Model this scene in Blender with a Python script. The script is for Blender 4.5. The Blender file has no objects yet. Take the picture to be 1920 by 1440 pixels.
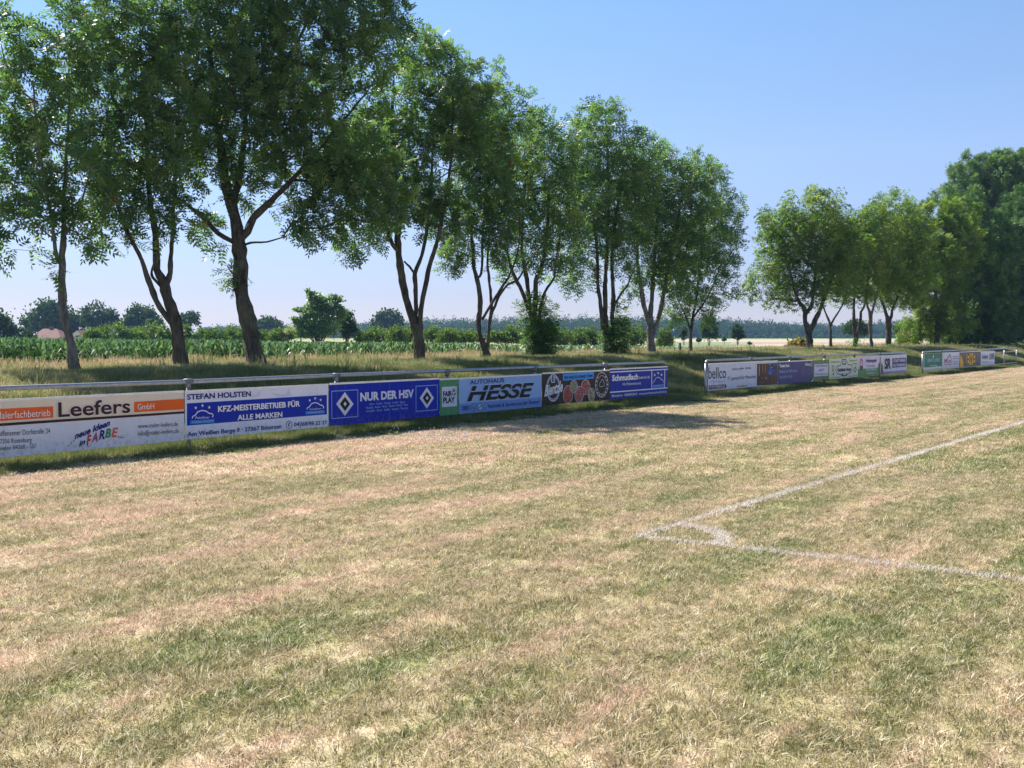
import bpy, math, random
import numpy as np
from mathutils import Matrix, Vector

rng = np.random.default_rng(7)
random.seed(7)
R = math.radians
scene = bpy.context.scene
COL = scene.collection

# ------------------------------------------------------------------ camera, sky, sun, exposure
FPX = 1950.0                     # focal length in pixels of the 1920 px wide photograph
CAMH = 1.74
PITCH = math.atan(89.0 / FPX)
cam_d = bpy.data.cameras.new('camera')
cam_d.sensor_width = 36.0
cam_d.lens = 36.0 * FPX / 1920.0
cam_d.clip_start = 0.1
cam_d.clip_end = 6000.0
cam = bpy.data.objects.new('camera', cam_d)
COL.objects.link(cam)
cam.location = (0, 0, CAMH)
cam.rotation_euler = (math.pi / 2 - PITCH, 0, 0)
scene.camera = cam

SUN_TO = Vector((-0.629, 0.579, 1.0)).normalized()
SUN_EL = math.asin(SUN_TO.z)
SUN_AZ = math.atan2(SUN_TO.x, SUN_TO.y)       # clockwise from +Y
world = bpy.data.worlds.new("World")
scene.world = world
world.use_nodes = True
wn = world.node_tree.nodes
wl = world.node_tree.links
wn.clear()
w_out = wn.new('ShaderNodeOutputWorld')
w_bg = wn.new('ShaderNodeBackground')
w_sky = wn.new('ShaderNodeTexSky')
w_sky.sky_type = 'NISHITA'
w_sky.sun_disc = False
w_sky.sun_elevation = SUN_EL
w_sky.sun_rotation = SUN_AZ
w_sky.altitude = 50
w_sky.air_density = 1.0
w_sky.dust_density = 0.0
w_sky.ozone_density = 2.0
w_bg.inputs['Strength'].default_value = 0.073
w_wb = wn.new('ShaderNodeMix'); w_wb.data_type = 'RGBA'; w_wb.blend_type = 'MULTIPLY'   # the camera's cool white balance
w_tc = wn.new('ShaderNodeTexCoord'); w_sep = wn.new('ShaderNodeSeparateXYZ'); wl.new(w_tc.outputs['Generated'], w_sep.inputs[0])
w_rm = wn.new('ShaderNodeValToRGB'); wl.new(w_sep.outputs[2], w_rm.inputs[0])          # a dry summer sky: the band above the horizon is pale, not glaring
for q_, c_ in ((0.0, (0.58, 0.56, 0.82)), (0.04, (0.59, 0.575, 0.84)), (0.167, (0.945, 0.915, 1.06)), (0.29, (0.985, 1.075, 1.18))):
    e_ = w_rm.color_ramp.elements[0] if q_ == 0 else (w_rm.color_ramp.elements[-1] if q_ == 0.29 else w_rm.color_ramp.elements.new(q_))
    e_.position = q_; e_.color = (*c_, 1)
w_wb.inputs[0].default_value = 1.0; wl.new(w_rm.outputs[0], w_wb.inputs[7])
wl.new(w_sky.outputs[0], w_wb.inputs[6]); wl.new(w_wb.outputs[2], w_bg.inputs[0])
wl.new(w_bg.outputs[0], w_out.inputs[0])

sun_d = bpy.data.lights.new('sun', 'SUN')
sun_d.energy = 5.0
sun_d.angle = R(0.5)
sun_d.color = (1.0, 0.95, 0.89)
sun = bpy.data.objects.new('sun', sun_d)
COL.objects.link(sun)
sun.rotation_euler = SUN_TO.to_track_quat('Z', 'Y').to_euler()
sun.location = (-30, 40, 60)

scene.view_settings.view_transform = 'Standard'
scene.view_settings.look = 'None'
scene.view_settings.exposure = 1.0
scene.view_settings.gamma = 1.0
cy = scene.cycles
cy.max_bounces = 10
cy.diffuse_bounces = 5
cy.sample_clamp_indirect = 4.0
cy.glossy_bounces = 2
cy.transmission_bounces = 6
cy.transparent_max_bounces = 8
cy.volume_bounces = 0
cy.use_denoising = True
try: cy.sampling_pattern = 'BLUE_NOISE'
except Exception: pass
cy.use_adaptive_sampling = False
cy.denoising_input_passes = 'RGB_ALBEDO_NORMAL'
cy.denoising_prefilter = 'NONE'
cy.caustics_reflective = False
cy.caustics_refractive = False

# ------------------------------------------------------------------ site frame: t runs along the barrier, p away from the camera across it
TH = math.atan(1484.0 / (FPX / math.cos(PITCH)))
ST, CT = math.sin(TH), math.cos(TH)
PF = 13.6                                     # barrier
def xy(t, p):
    return (t * ST - p * CT, t * CT + p * ST)
def tp(x, y):
    return (x * ST + y * CT, -x * CT + y * ST)
def ray(px, py):
    dx, dz = (px - 960.0) / FPX, (720.0 - py) / FPX
    return (dx, math.cos(PITCH) + dz * math.sin(PITCH), -math.sin(PITCH) + dz * math.cos(PITCH))
def ground_pt(px, py, z=0.0):
    d = ray(px, py); s = (z - CAMH) / d[2]
    return (d[0] * s, d[1] * s)
def at(px, py, Y):
    d = ray(px, py); s = Y / d[1]
    return (d[0] * s, Y, CAMH + d[2] * s)
def row_y(px, p):
    """distance Y at which the column px meets the line p"""
    d = ray(px, 631.0)
    return p / (ST - d[0] / d[1] * CT)
def sm(a, b, x):
    u = np.clip((x - a) / (b - a), 0, 1)
    return u * u * (3 - 2 * u)
def ground_z(t, p):
    t = np.asarray(t, float); p = np.asarray(p, float)
    z = 0.92 * sm(14.4, 19.8, p) - 0.60 * sm(24.2, 28.5, p)
    bump = 0.03 * np.sin(t * 0.9 + 1.3 * np.sin(p * 0.7)) + 0.025 * np.sin(t * 0.37 + p * 1.1) + 0.012 * np.sin(t * 2.3 - p * 1.7)
    return z + bump * sm(14.0, 16.0, p) * (1 - sm(30, 40, p))
def gz_xy(x, y):
    t, p = tp(x, y)
    return float(ground_z(t, p))

# ------------------------------------------------------------------ helpers
def srgb(r, g, b):
    f = lambda c: (c / 255.0) / 12.92 if c <= 10 else (((c / 255.0) + 0.055) / 1.055) ** 2.4
    return (f(r), f(g), f(b), 1.0)
def tag(o, label=None, cat=None, group=None, kind=None):
    if label: o['label'] = label
    if cat: o['category'] = cat
    if group: o['group'] = group
    if kind: o['kind'] = kind
    return o
def thing(name, loc, label, cat, group=None):
    o = bpy.data.objects.new(name, None)
    COL.objects.link(o)
    o.location = loc
    o.empty_display_size = 0.2
    return tag(o, label, cat, group)
def np_mesh(name, V, F, mats, parent=None, midx=None, attrs=None, smooth=False):
    """V (n,3) world coordinates, F (m,k) faces of one size; made local to the parent's location"""
    V = np.asarray(V, np.float32).reshape(-1, 3)
    F = np.asarray(F, np.int32)
    if parent is not None:
        off = np.zeros(3)
        q = parent
        while q is not None:
            off += np.array(q.location); q = q.parent
        V = V - off.astype(np.float32)
    me = bpy.data.meshes.new(name)
    k = F.shape[1]
    me.vertices.add(len(V)); me.vertices.foreach_set('co', V.ravel())
    me.loops.add(F.size); me.loops.foreach_set('vertex_index', F.ravel())
    me.polygons.add(len(F))
    me.polygons.foreach_set('loop_start', np.arange(0, F.size, k, dtype=np.int32))
    me.polygons.foreach_set('loop_total', np.full(len(F), k, np.int32))
    for m in (mats if isinstance(mats, (list, tuple)) else [mats]):
        me.materials.append(m)
    if midx is not None:
        me.polygons.foreach_set('material_index', np.asarray(midx, np.int32))
    if smooth:
        me.polygons.foreach_set('use_smooth', np.ones(len(F), bool))
    for an, (tpn, dom, data) in (attrs or {}).items():
        a = me.attributes.new(an, tpn, dom)
        a.data.foreach_set('vector' if tpn == 'FLOAT_VECTOR' else 'value', np.asarray(data, np.float32).ravel())
    me.update(calc_edges=True)
    o = bpy.data.objects.new(name, me)
    COL.objects.link(o)
    if parent is not None:
        o.parent = parent
    return o
class Acc:
    """collects polygons of any size for one mesh object"""
    def __init__(s): s.v = []; s.f = []; s.m = []; s.mats = []
    def slot(s, m):
        if m not in s.mats: s.mats.append(m)
        return s.mats.index(m)
    def add(s, vs, fs, m):
        b = len(s.v); s.v += [tuple(v) for v in vs]; k = s.slot(m)
        for f in fs:
            s.f.append(tuple(b + i for i in f)); s.m.append(k)
    def build(s, name, parent=None, smooth=False, bevel=0):
        off = Vector((0, 0, 0)); q = parent
        while q is not None:
            off += q.location; q = q.parent
        me = bpy.data.meshes.new(name)
        me.from_pydata([tuple(Vector(v) - off) for v in s.v], [], s.f)
        for m in s.mats: me.materials.append(m)
        me.polygons.foreach_set('material_index', s.m)
        if smooth: me.polygons.foreach_set('use_smooth', [True] * len(s.f))
        me.update()
        o = bpy.data.objects.new(name, me)
        COL.objects.link(o)
        if parent is not None: o.parent = parent
        if bevel:
            b = o.modifiers.new('bevel', 'BEVEL'); b.width = bevel; b.segments = 2
        return o
def tube(acc, pts, rad, n, m, cap=True):
    pts = [Vector(p) for p in pts]
    rads = rad if isinstance(rad, (list, tuple)) else [rad] * len(pts)
    vs, fs = [], []
    ref = None
    for i, p in enumerate(pts):
        d = (pts[min(i + 1, len(pts) - 1)] - pts[max(i - 1, 0)]).normalized()
        if ref is None:
            ref = Vector((0, 0, 1)) if abs(d.z) < 0.9 else Vector((1, 0, 0))
        a = (ref - d * ref.dot(d)).normalized(); b = d.cross(a)
        ref = a
        for k in range(n):
            w = 2 * math.pi * k / n
            vs.append(p + (a * math.cos(w) + b * math.sin(w)) * rads[i])
    for i in range(len(pts) - 1):
        for k in range(n):
            fs.append((i * n + k, i * n + (k + 1) % n, (i + 1) * n + (k + 1) % n, (i + 1) * n + k))
    if cap:
        fs.append(tuple(range(n))[::-1]); fs.append(tuple((len(pts) - 1) * n + k for k in range(n)))
    acc.add(vs, fs, m)
def box_tpz(acc, t0, t1, p0, p1, z0, z1, m):
    vs = []
    for z in (z0, z1):
        for t, p in ((t0, p0), (t1, p0), (t1, p1), (t0, p1)):
            vs.append((*xy(t, p), z))
    acc.add(vs, [(0, 3, 2, 1), (4, 5, 6, 7), (0, 1, 5, 4), (1, 2, 6, 5), (2, 3, 7, 6), (3, 0, 4, 7)], m)

# ------------------------------------------------------------------ materials
def mat_new(name):
    m = bpy.data.materials.new(name); m.use_nodes = True
    nt = m.node_tree; nt.nodes.clear()
    return m, nt, nt.nodes.new('ShaderNodeOutputMaterial')
def node(nt, typ, **kw):
    n = nt.nodes.new(typ)
    for k, v in kw.items(): setattr(n, k, v)
    return n
def ramp(nt, fac, stops):
    n = nt.nodes.new('ShaderNodeValToRGB')
    el = n.color_ramp.elements
    while len(el) < len(stops): el.new(0.5)
    for e, (pos, c) in zip(el, stops):
        e.position = pos; e.color = c if len(c) == 4 else (*c, 1)
    nt.links.new(fac, n.inputs[0])
    return n.outputs[0]
def noise(nt, vec, scale, detail=3, rough=0.55):
    n = nt.nodes.new('ShaderNodeTexNoise')
    n.inputs['Scale'].default_value = scale
    n.inputs['Detail'].default_value = detail
    n.inputs['Roughness'].default_value = rough
    if vec is not None: nt.links.new(vec, n.inputs['Vector'])
    return n.outputs[0]
def mapping(nt, vec, rot=(0, 0, 0), scl=(1, 1, 1), loc=(0, 0, 0)):
    n = nt.nodes.new('ShaderNodeMapping')
    n.inputs['Rotation'].default_value = rot
    n.inputs['Scale'].default_value = scl
    n.inputs['Location'].default_value = loc
    nt.links.new(vec, n.inputs['Vector'])
    return n.outputs[0]
def mixc(nt, fac, a, b, typ='MIX'):
    n = nt.nodes.new('ShaderNodeMix'); n.data_type = 'RGBA'; n.blend_type = typ
    for sock, v in ((n.inputs[0], fac), (n.inputs[6], a), (n.inputs[7], b)):
        if isinstance(v, (int, float)): sock.default_value = v
        elif isinstance(v, tuple): sock.default_value = v if len(v) == 4 else (*v, 1)
        else: nt.links.new(v, sock)
    return n.outputs[2]
def maprange(nt, v, a, b, c=0.0, d=1.0):
    n = nt.nodes.new('ShaderNodeMapRange')
    n.inputs[1].default_value = a; n.inputs[2].default_value = b
    n.inputs[3].default_value = c; n.inputs[4].default_value = d
    nt.links.new(v, n.inputs[0])
    return n.outputs[0]
def mathn(nt, op, a, b=None):
    n = nt.nodes.new('ShaderNodeMath'); n.operation = op
    for s, v in ((n.inputs[0], a), (n.inputs[1], b)):
        if v is None: continue
        if isinstance(v, (int, float)): s.default_value = v
        else: nt.links.new(v, s)
    return n.outputs[0]
def bsdf(nt, out, color, rough=0.6, spec=0.3, metal=0.0, bump=None, bstr=0.3, bdist=0.02):
    b = nt.nodes.new('ShaderNodeBsdfPrincipled')
    if isinstance(color, tuple): b.inputs['Base Color'].default_value = color if len(color) == 4 else (*color, 1)
    else: nt.links.new(color, b.inputs['Base Color'])
    if isinstance(rough, (int, float)): b.inputs['Roughness'].default_value = rough
    else: nt.links.new(rough, b.inputs['Roughness'])
    b.inputs['Specular IOR Level'].default_value = spec
    b.inputs['Metallic'].default_value = metal
    if bump is not None:
        bn = nt.nodes.new('ShaderNodeBump'); bn.inputs['Strength'].default_value = bstr; bn.inputs['Distance'].default_value = bdist
        nt.links.new(bump, bn.inputs['Height']); nt.links.new(bn.outputs[0], b.inputs['Normal'])
    if out is not None: nt.links.new(b.outputs[0], out.inputs[0])
    return b.outputs[0]
def geo_pos(nt):
    return nt.nodes.new('ShaderNodeNewGeometry').outputs['Position']
def site_vec(nt):
    """world position turned into (t, p, z)"""
    return mapping(nt, geo_pos(nt), rot=(0, 0, -(math.pi / 2 - TH)))
def sep(nt, v):
    n = nt.nodes.new('ShaderNodeSeparateXYZ'); nt.links.new(v, n.inputs[0]); return n.outputs
def attr(nt, name):
    n = nt.nodes.new('ShaderNodeAttribute'); n.attribute_name = name; return n.outputs['Fac']

DRY = (0.74, 0.545, 0.415); STRAW = (0.57, 0.47, 0.285); OLIVE = (0.41, 0.365, 0.175); GREEN = (0.27, 0.30, 0.11)
def turf_color(nt):
    sv = site_vec(nt)
    big = noise(nt, mapping(nt, sv, scl=(0.10, 0.22, 1)), 1.0, 3)
    mid = noise(nt, mapping(nt, sv, scl=(0.42, 1.6, 1)), 1.0, 5, 0.62)
    fin = noise(nt, mapping(nt, sv, scl=(3.2, 6.0, 1)), 1.0, 4, 0.65)
    s = mathn(nt, 'ADD', mathn(nt, 'MULTIPLY', big, 0.22), mathn(nt, 'ADD', mathn(nt, 'MULTIPLY', mid, 0.66), mathn(nt, 'MULTIPLY', fin, 0.32)))
    # strips left by the mower run along the pitch
    strip = noise(nt, mapping(nt, sv, scl=(0.05, 1.15, 1)), 1.0, 3)
    s = mathn(nt, 'ADD', s, mathn(nt, 'MULTIPLY', mathn(nt, 'SUBTRACT', strip, 0.5), 0.36))
    pp = sep(nt, sv)[1]
    # the turf dries out towards the barrier, then the unmown edge below it is greener
    s = mathn(nt, 'ADD', s, maprange(nt, pp, 4.0, 11.5, -0.035, 0.05))
    s = mathn(nt, 'SUBTRACT', s, maprange(nt, pp, 12.6, 13.2, 0.0, 0.14))
    return ramp(nt, s, [(0.455, GREEN), (0.53, OLIVE), (0.615, STRAW), (0.70, DRY)]), sv
def berm_color(nt, sv):
    n1 = noise(nt, mapping(nt, sv, scl=(0.35, 0.6, 1)), 1.0, 4, 0.6)
    n2 = noise(nt, mapping(nt, sv, scl=(2.0, 3.0, 1)), 1.0, 3)
    s = mathn(nt, 'ADD', mathn(nt, 'MULTIPLY', n1, 0.65), mathn(nt, 'MULTIPLY', n2, 0.35))
    return ramp(nt, s, [(0.36, (0.115, 0.15, 0.042)), (0.5, (0.20, 0.21, 0.065)), (0.62, (0.36, 0.30, 0.14))])

def m_ground():
    m, nt, out = mat_new('ground_soil_and_turf')
    c, sv = turf_color(nt)
    pp = sep(nt, sv)[1]
    c = mixc(nt, 0.35, c, (0.20, 0.16, 0.09))
    c = mixc(nt, maprange(nt, pp, 13.4, 14.6), c, berm_color(nt, sv))
    c = mixc(nt, maprange(nt, pp, 27.0, 29.0), c, (0.10, 0.085, 0.045))
    meadow = ramp(nt, noise(nt, mapping(nt, sv, scl=(0.02, 0.06, 1)), 1.0, 4), [(0.35, (0.16, 0.20, 0.07)), (0.6, (0.34, 0.32, 0.16))])
    c = mixc(nt, maprange(nt, pp, 60, 75), c, meadow)
    bump = noise(nt, mapping(nt, sv, scl=(22, 22, 22)), 1.0, 4)
    bsdf(nt, out, c, 0.9, 0.1, bump=bump, bstr=0.6, bdist=0.03)
    return m
def blade_shader(nt, out, c, transl=0.35, rough=0.55):
    d = bsdf(nt, None, c, rough, 0.25)
    t = nt.nodes.new('ShaderNodeBsdfTranslucent'); nt.links.new(c, t.inputs[0])
    mx = nt.nodes.new('ShaderNodeMixShader'); mx.inputs[0].default_value = transl
    nt.links.new(d, mx.inputs[1]); nt.links.new(t.outputs[0], mx.inputs[2]); nt.links.new(mx.outputs[0], out.inputs[0])
def m_turf_blade():
    m, nt, out = mat_new('pitch_grass_blades')
    c, sv = turf_color(nt)
    ti = attr(nt, 'tint')
    c = mixc(nt, maprange(nt, ti, 0.80, 0.81), c, (0.68, 0.60, 0.43))       # a few bleached blades everywhere
    c = mixc(nt, maprange(nt, ti, 0.12, 0.11, 0, 0.7), c, (0.15, 0.19, 0.055))
    c = mixc(nt, 1.0, c, ramp(nt, ti, [(0, (0.64, 0.64, 0.60)), (1, (1.26, 1.26, 1.26))]), 'MULTIPLY')
    blade_shader(nt, out, c, 0.35)
    return m
def m_ramp_blade(name, stops, transl=0.4, noise_mix=0.5, rough=0.55, dry_top=0.0):
    m, nt, out = mat_new(name)
    sv = site_vec(nt)
    n = noise(nt, mapping(nt, sv, scl=(0.5, 0.8, 0.3)), 1.0, 3)
    f = mathn(nt, 'ADD', mathn(nt, 'MULTIPLY', attr(nt, 'tint'), 1 - noise_mix), mathn(nt, 'MULTIPLY', maprange(nt, n, 0.3, 0.7), noise_mix))
    if dry_top: f = mathn(nt, 'ADD', f, maprange(nt, sep(nt, sv)[1], 21.5, 24.0, -0.04, dry_top))
    blade_shader(nt, out, ramp(nt, f, stops), transl, rough)
    return m
def m_leaf(name, stops, transl=0.5, rough=0.5, spec=0.22):
    m, nt, out = mat_new(name)
    c = ramp(nt, attr(nt, 'tint'), stops)
    d = bsdf(nt, None, c, rough, spec)
    t = nt.nodes.new('ShaderNodeBsdfTranslucent')
    nt.links.new(mixc(nt, 1.0, c, (1.4, 1.6, 0.7), 'MULTIPLY'), t.inputs[0])
    mx = nt.nodes.new('ShaderNodeMixShader'); mx.inputs[0].default_value = transl
    nt.links.new(d, mx.inputs[1]); nt.links.new(t.outputs[0], mx.inputs[2]); nt.links.new(mx.outputs[0], out.inputs[0])
    return m
def m_bark(name, c0, c1, scale=9):
    m, nt, out = mat_new(name)
    p = mapping(nt, geo_pos(nt), scl=(1, 1, 0.28))
    n1 = noise(nt, p, scale, 6, 0.65)
    n2 = noise(nt, geo_pos(nt), 1.3, 3)
    c = ramp(nt, n1, [(0.35, c0), (0.65, c1)])
    c = mixc(nt, maprange(nt, n2, 0.5, 0.7, 0, 0.5), c, (0.20, 0.20, 0.13))
    vor = nt.nodes.new('ShaderNodeTexVoronoi'); vor.inputs['Scale'].default_value = 22
    nt.links.new(p, vor.inputs['Vector'])
    h = mathn(nt, 'ADD', n1, mathn(nt, 'MULTIPLY', vor.outputs['Distance'], 0.9))
    bsdf(nt, out, c, 0.9, 0.15, bump=h, bstr=1.0, bdist=0.06)
    return m
def m_plain(name, c, rough=0.5, spec=0.35, metal=0.0, dirt=0.12, scale=6.0):
    m, nt, out = mat_new(name)
    n = noise(nt, geo_pos(nt), scale, 5, 0.65)
    dark = tuple(x * (1 - dirt * 2.2) for x in c[:3])
    col = mixc(nt, maprange(nt, n, 0.42, 0.75), (*c[:3], 1), (*dark, 1))
    bsdf(nt, out, col, maprange(nt, n, 0.3, 0.7, rough * 0.8, min(1, rough * 1.2)), spec, metal)
    return m
def m_vinyl(name, c):
    m, nt, out = mat_new(name)
    g = geo_pos(nt)
    n = noise(nt, g, 3.0, 5, 0.65)
    col = mixc(nt, maprange(nt, n, 0.45, 0.75, 0, 0.5), (*c[:3], 1), tuple(x * 0.82 + 0.01 for x in c[:3]))
    z = sep(nt, g)[2]
    spl = mathn(nt, 'MULTIPLY', maprange(nt, z, 0.42, 0.16, 0, 1), maprange(nt, noise(nt, g, 16, 5, 0.7), 0.48, 0.66, 0, 0.55))
    col = mixc(nt, spl, col, (0.21, 0.17, 0.11))              # earth splashed up by rain
    run = noise(nt, mapping(nt, g, scl=(9, 9, 0.8)), 1.0, 4, 0.6)
    col = mixc(nt, maprange(nt, run, 0.60, 0.74, 0, 0.22), col, (0.20, 0.19, 0.17))
    bsdf(nt, out, col, maprange(nt, n, 0.3, 0.7, 0.42, 0.6), 0.2, bump=noise(nt, mapping(nt, g, scl=(1.3, 1.3, 0.7)), 1.0, 2), bstr=0.5, bdist=0.06)
    return m
PAL = {}
def ink(r, g, b):
    """printed vinyl of one colour, slightly weathered"""
    k = (r, g, b)
    if k not in PAL:
        PAL[k] = m_vinyl('vinyl_%02x%02x%02x' % k, srgb(r, g, b))
    return PAL[k]

M_GROUND = m_ground()
M_TURF = m_turf_blade()
M_STEEL = m_plain('galvanised_steel', (0.36, 0.38, 0.42), 0.42, 0.5, 0.7, 0.18, 14)
M_FIT = m_plain('dull_steel_fitting', (0.20, 0.21, 0.23), 0.5, 0.5, 0.6, 0.2, 14)
M_ALU = m_plain('aluminium_trim', (0.72, 0.72, 0.72), 0.4, 0.5, 0.3, 0.08, 8)
M_BARK = m_bark('bark_grey_brown', (0.045, 0.036, 0.028), (0.15, 0.125, 0.10))
M_BARK_L = m_bark('bark_light_grey', (0.09, 0.08, 0.07), (0.27, 0.24, 0.21))

# ------------------------------------------------------------------ ground: one sheet to the horizon
tl = np.unique(np.concatenate([np.linspace(-3000, -60, 14), np.arange(-60, 140, 1.0), np.linspace(140, 3500, 16)]))
pl = np.unique(np.concatenate([np.linspace(-2500, -60, 10), np.arange(-60, 12, 4.0), np.arange(12, 34, 0.4), np.arange(34, 90, 4.0), np.linspace(90, 3500, 16)]))
TT, PP = np.meshgrid(tl, pl, indexing='ij')
GX = TT * ST - PP * CT; GY = TT * CT + PP * ST
GV = np.stack([GX, GY, ground_z(TT, PP)], -1).reshape(-1, 3)
ni, nj = TT.shape
ii, jj = np.meshgrid(np.arange(ni - 1), np.arange(nj - 1), indexing='ij')
a = (ii * nj + jj).ravel()
GF = np.stack([a, a + nj, a + nj + 1, a + 1], 1)[:, ::-1]
tag(np_mesh('ground', GV, GF, M_GROUND, smooth=True), kind='structure')

# fields beyond the maize
def field(name, corners, z, m):
    acc = Acc(); acc.add([(x, y, z) for x, y in corners], [tuple(range(len(corners)))], m)
    return tag(acc.build(name), kind='structure')
def m_field(name, c0, c1, sc):
    m, nt, out = mat_new(name)
    n = noise(nt, mapping(nt, site_vec(nt), scl=sc), 1.0, 5, 0.6)
    bsdf(nt, out, ramp(nt, n, [(0.35, c0), (0.65, c1)]), 0.95, 0.05)
    return m
def col_xy(px, Y):
    p = at(px, 640, Y); return (p[0], p[1])
ZF = 0.335
field('stubble_field', [col_xy(1235, 74), col_xy(2600, 74), col_xy(2600, 540), col_xy(1215, 540)], ZF, m_field('cut_stubble', (0.36, 0.285, 0.20), (0.44, 0.36, 0.255), (0.03, 0.25, 1)))
field('meadow_strip', [col_xy(1225, 118), col_xy(1428, 118), col_xy(1405, 270), col_xy(1225, 270)], ZF + 0.004, m_field('pale_meadow', (0.15, 0.19, 0.10), (0.24, 0.27, 0.15), (0.05, 0.2, 1)))
field('bare_soil_strip', [col_xy(1370, 205), col_xy(2300, 205), col_xy(2300, 255), col_xy(1370, 255)], ZF + 0.008, m_field('bare_soil', (0.26, 0.215, 0.18), (0.34, 0.28, 0.23), (0.05, 0.3, 1)))
field('far_meadow', [col_xy(1180, 542), col_xy(2900, 542), col_xy(2900, 790), col_xy(1180, 790)], ZF, m_field('far_green_meadow', (0.17, 0.24, 0.09), (0.26, 0.33, 0.13), (0.01, 0.05, 1)))

# ------------------------------------------------------------------ grass: blades tiled by a node group that instances the object's own tile on its own loose points
def blades(n, size, h0, h1, w, lean, seed, seg3=False, head=0.0, tuft=0.0):
    r = np.random.default_rng(seed)
    base = np.stack([r.uniform(-size / 2, size / 2, n), r.uniform(-size / 2, size / 2, n), np.zeros(n)], 1)
    az = r.uniform(0, 2 * np.pi, n); az2 = r.uniform(0, 2 * np.pi, n)
    h = r.uniform(h0, h1, n) * (0.6 + 0.4 * r.random(n))
    tint = r.random(n)
    if tuft:                                               # most blades stand in tufts that lean and dry out together
        K = n // 14; w_ = r.integers(0, K, n); on = r.random(n) < tuft
        tc = r.uniform(-size / 2, size / 2, (K, 2)); ta = r.uniform(0, 2 * np.pi, K)
        base[on, :2] = tc[w_[on]] + r.normal(0, 0.014 * (size / 0.9), (on.sum(), 2))
        az2[on] = ta[w_[on]] + r.normal(0, 0.7, on.sum()); h[on] *= r.uniform(0.8, 1.35, K)[w_[on]]
        tint[on] = np.clip(r.random(K)[w_[on]] + r.normal(0, 0.15, on.sum()), 0, 1)
    ln = np.abs(r.normal(0, lean, n)) * h
    side = np.stack([np.cos(az), np.sin(az), np.zeros(n)], 1)
    out = np.stack([np.cos(az2), np.sin(az2), np.zeros(n)], 1)
    up = np.array([0, 0, 1.0])
    ww = (w * r.uniform(0.7, 1.3, n))[:, None]
    mid = base + out * (ln * 0.35)[:, None] + up * (h * 0.55)[:, None]
    tip = base + out * ln[:, None] + up * h[:, None]
    if not seg3:
        V = np.stack([base, mid + side * ww / 2, tip, mid - side * ww / 2], 1).reshape(-1, 3)
        F = np.arange(4 * n).reshape(n, 4)
        return V, F, np.repeat(tint, 4)
    V = np.stack([base - side * ww / 2, base + side * ww / 2, mid + side * ww * 0.45, mid - side * ww * 0.45,
                  mid - side * ww * 0.45, mid + side * ww * 0.45, tip + side * ww * (0.1 + head), tip - side * ww * (0.1 + head)], 1).reshape(-1, 3)
    F = np.arange(8 * n).reshape(2 * n, 4)
    return V, F, np.repeat(tint, 8)
def tile_group():
    ng = bpy.data.node_groups.new('tile_on_points', 'GeometryNodeTree')
    ng.interface.new_socket('Geometry', in_out='INPUT', socket_type='NodeSocketGeometry')
    ng.interface.new_socket('Geometry', in_out='OUTPUT', socket_type='NodeSocketGeometry')
    N, L = ng.nodes, ng.links
    gi = N.new('NodeGroupInput'); go = N.new('NodeGroupOutput')
    def na(name, dt):
        a = N.new('GeometryNodeInputNamedAttribute'); a.data_type = dt; a.inputs[0].default_value = name
        return a.outputs[0]
    var = na('var', 'FLOAT'); rot = na('rot', 'FLOAT_VECTOR'); scl = na('scl', 'FLOAT_VECTOR')
    join = N.new('GeometryNodeJoinGeometry')
    def pick(lo):
        c = N.new('FunctionNodeCompare'); c.data_type = 'FLOAT'; c.operation = 'EQUAL'
        c.inputs[1].default_value = lo; c.inputs[12].default_value = 0.1
        L.new(var, c.inputs[0])
        s = N.new('GeometryNodeSeparateGeometry'); s.domain = 'POINT'
        L.new(gi.outputs[0], s.inputs[0]); L.new(c.outputs[0], s.inputs[1])
        return s.outputs[0]
    for k in (0, 1):
        pts, til = pick(10 + k), pick(k)
        i = N.new('GeometryNodeInstanceOnPoints')
        L.new(pts, i.inputs['Points']); L.new(til, i.inputs['Instance'])
        L.new(rot, i.inputs['Rotation']); L.new(scl, i.inputs['Scale'])
        L.new(i.outputs[0], join.inputs[0])
    L.new(join.outputs[0], go.inputs[0])
    return ng
TILES = tile_group()
def scatter(name, tiles, pts, eul, scl, mats, kind='stuff', **tags):
    """tiles: two (V, F, tint) variants; pts (n,3), eul (n,3), scl (n,3)"""
    V = np.concatenate([tiles[0][0], tiles[1][0], pts])
    n0, n1, n2 = len(tiles[0][0]), len(tiles[1][0]), len(pts)
    F = np.concatenate([tiles[0][1], tiles[1][1] + n0])
    var = np.concatenate([np.zeros(n0), np.ones(n1), 10.0 + (np.arange(n2) % 2)])
    tint = np.concatenate([tiles[0][2], tiles[1][2], np.zeros(n2)])
    rr = np.concatenate([np.zeros((n0 + n1, 3)), eul]); ss = np.concatenate([np.ones((n0 + n1, 3)), scl])
    mi = np.concatenate([t[3] if len(t) > 3 else np.zeros(len(t[1])) for t in tiles])
    o = np_mesh(name, V, F, mats, midx=mi, attrs={'var': ('FLOAT', 'POINT', var), 'tint': ('FLOAT', 'POINT', tint),
                'rot': ('FLOAT_VECTOR', 'POINT', rr), 'scl': ('FLOAT_VECTOR', 'POINT', ss)})
    md = o.modifiers.new('tiles', 'NODES'); md.node_group = TILES
    return tag(o, kind=kind, **tags)
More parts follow.
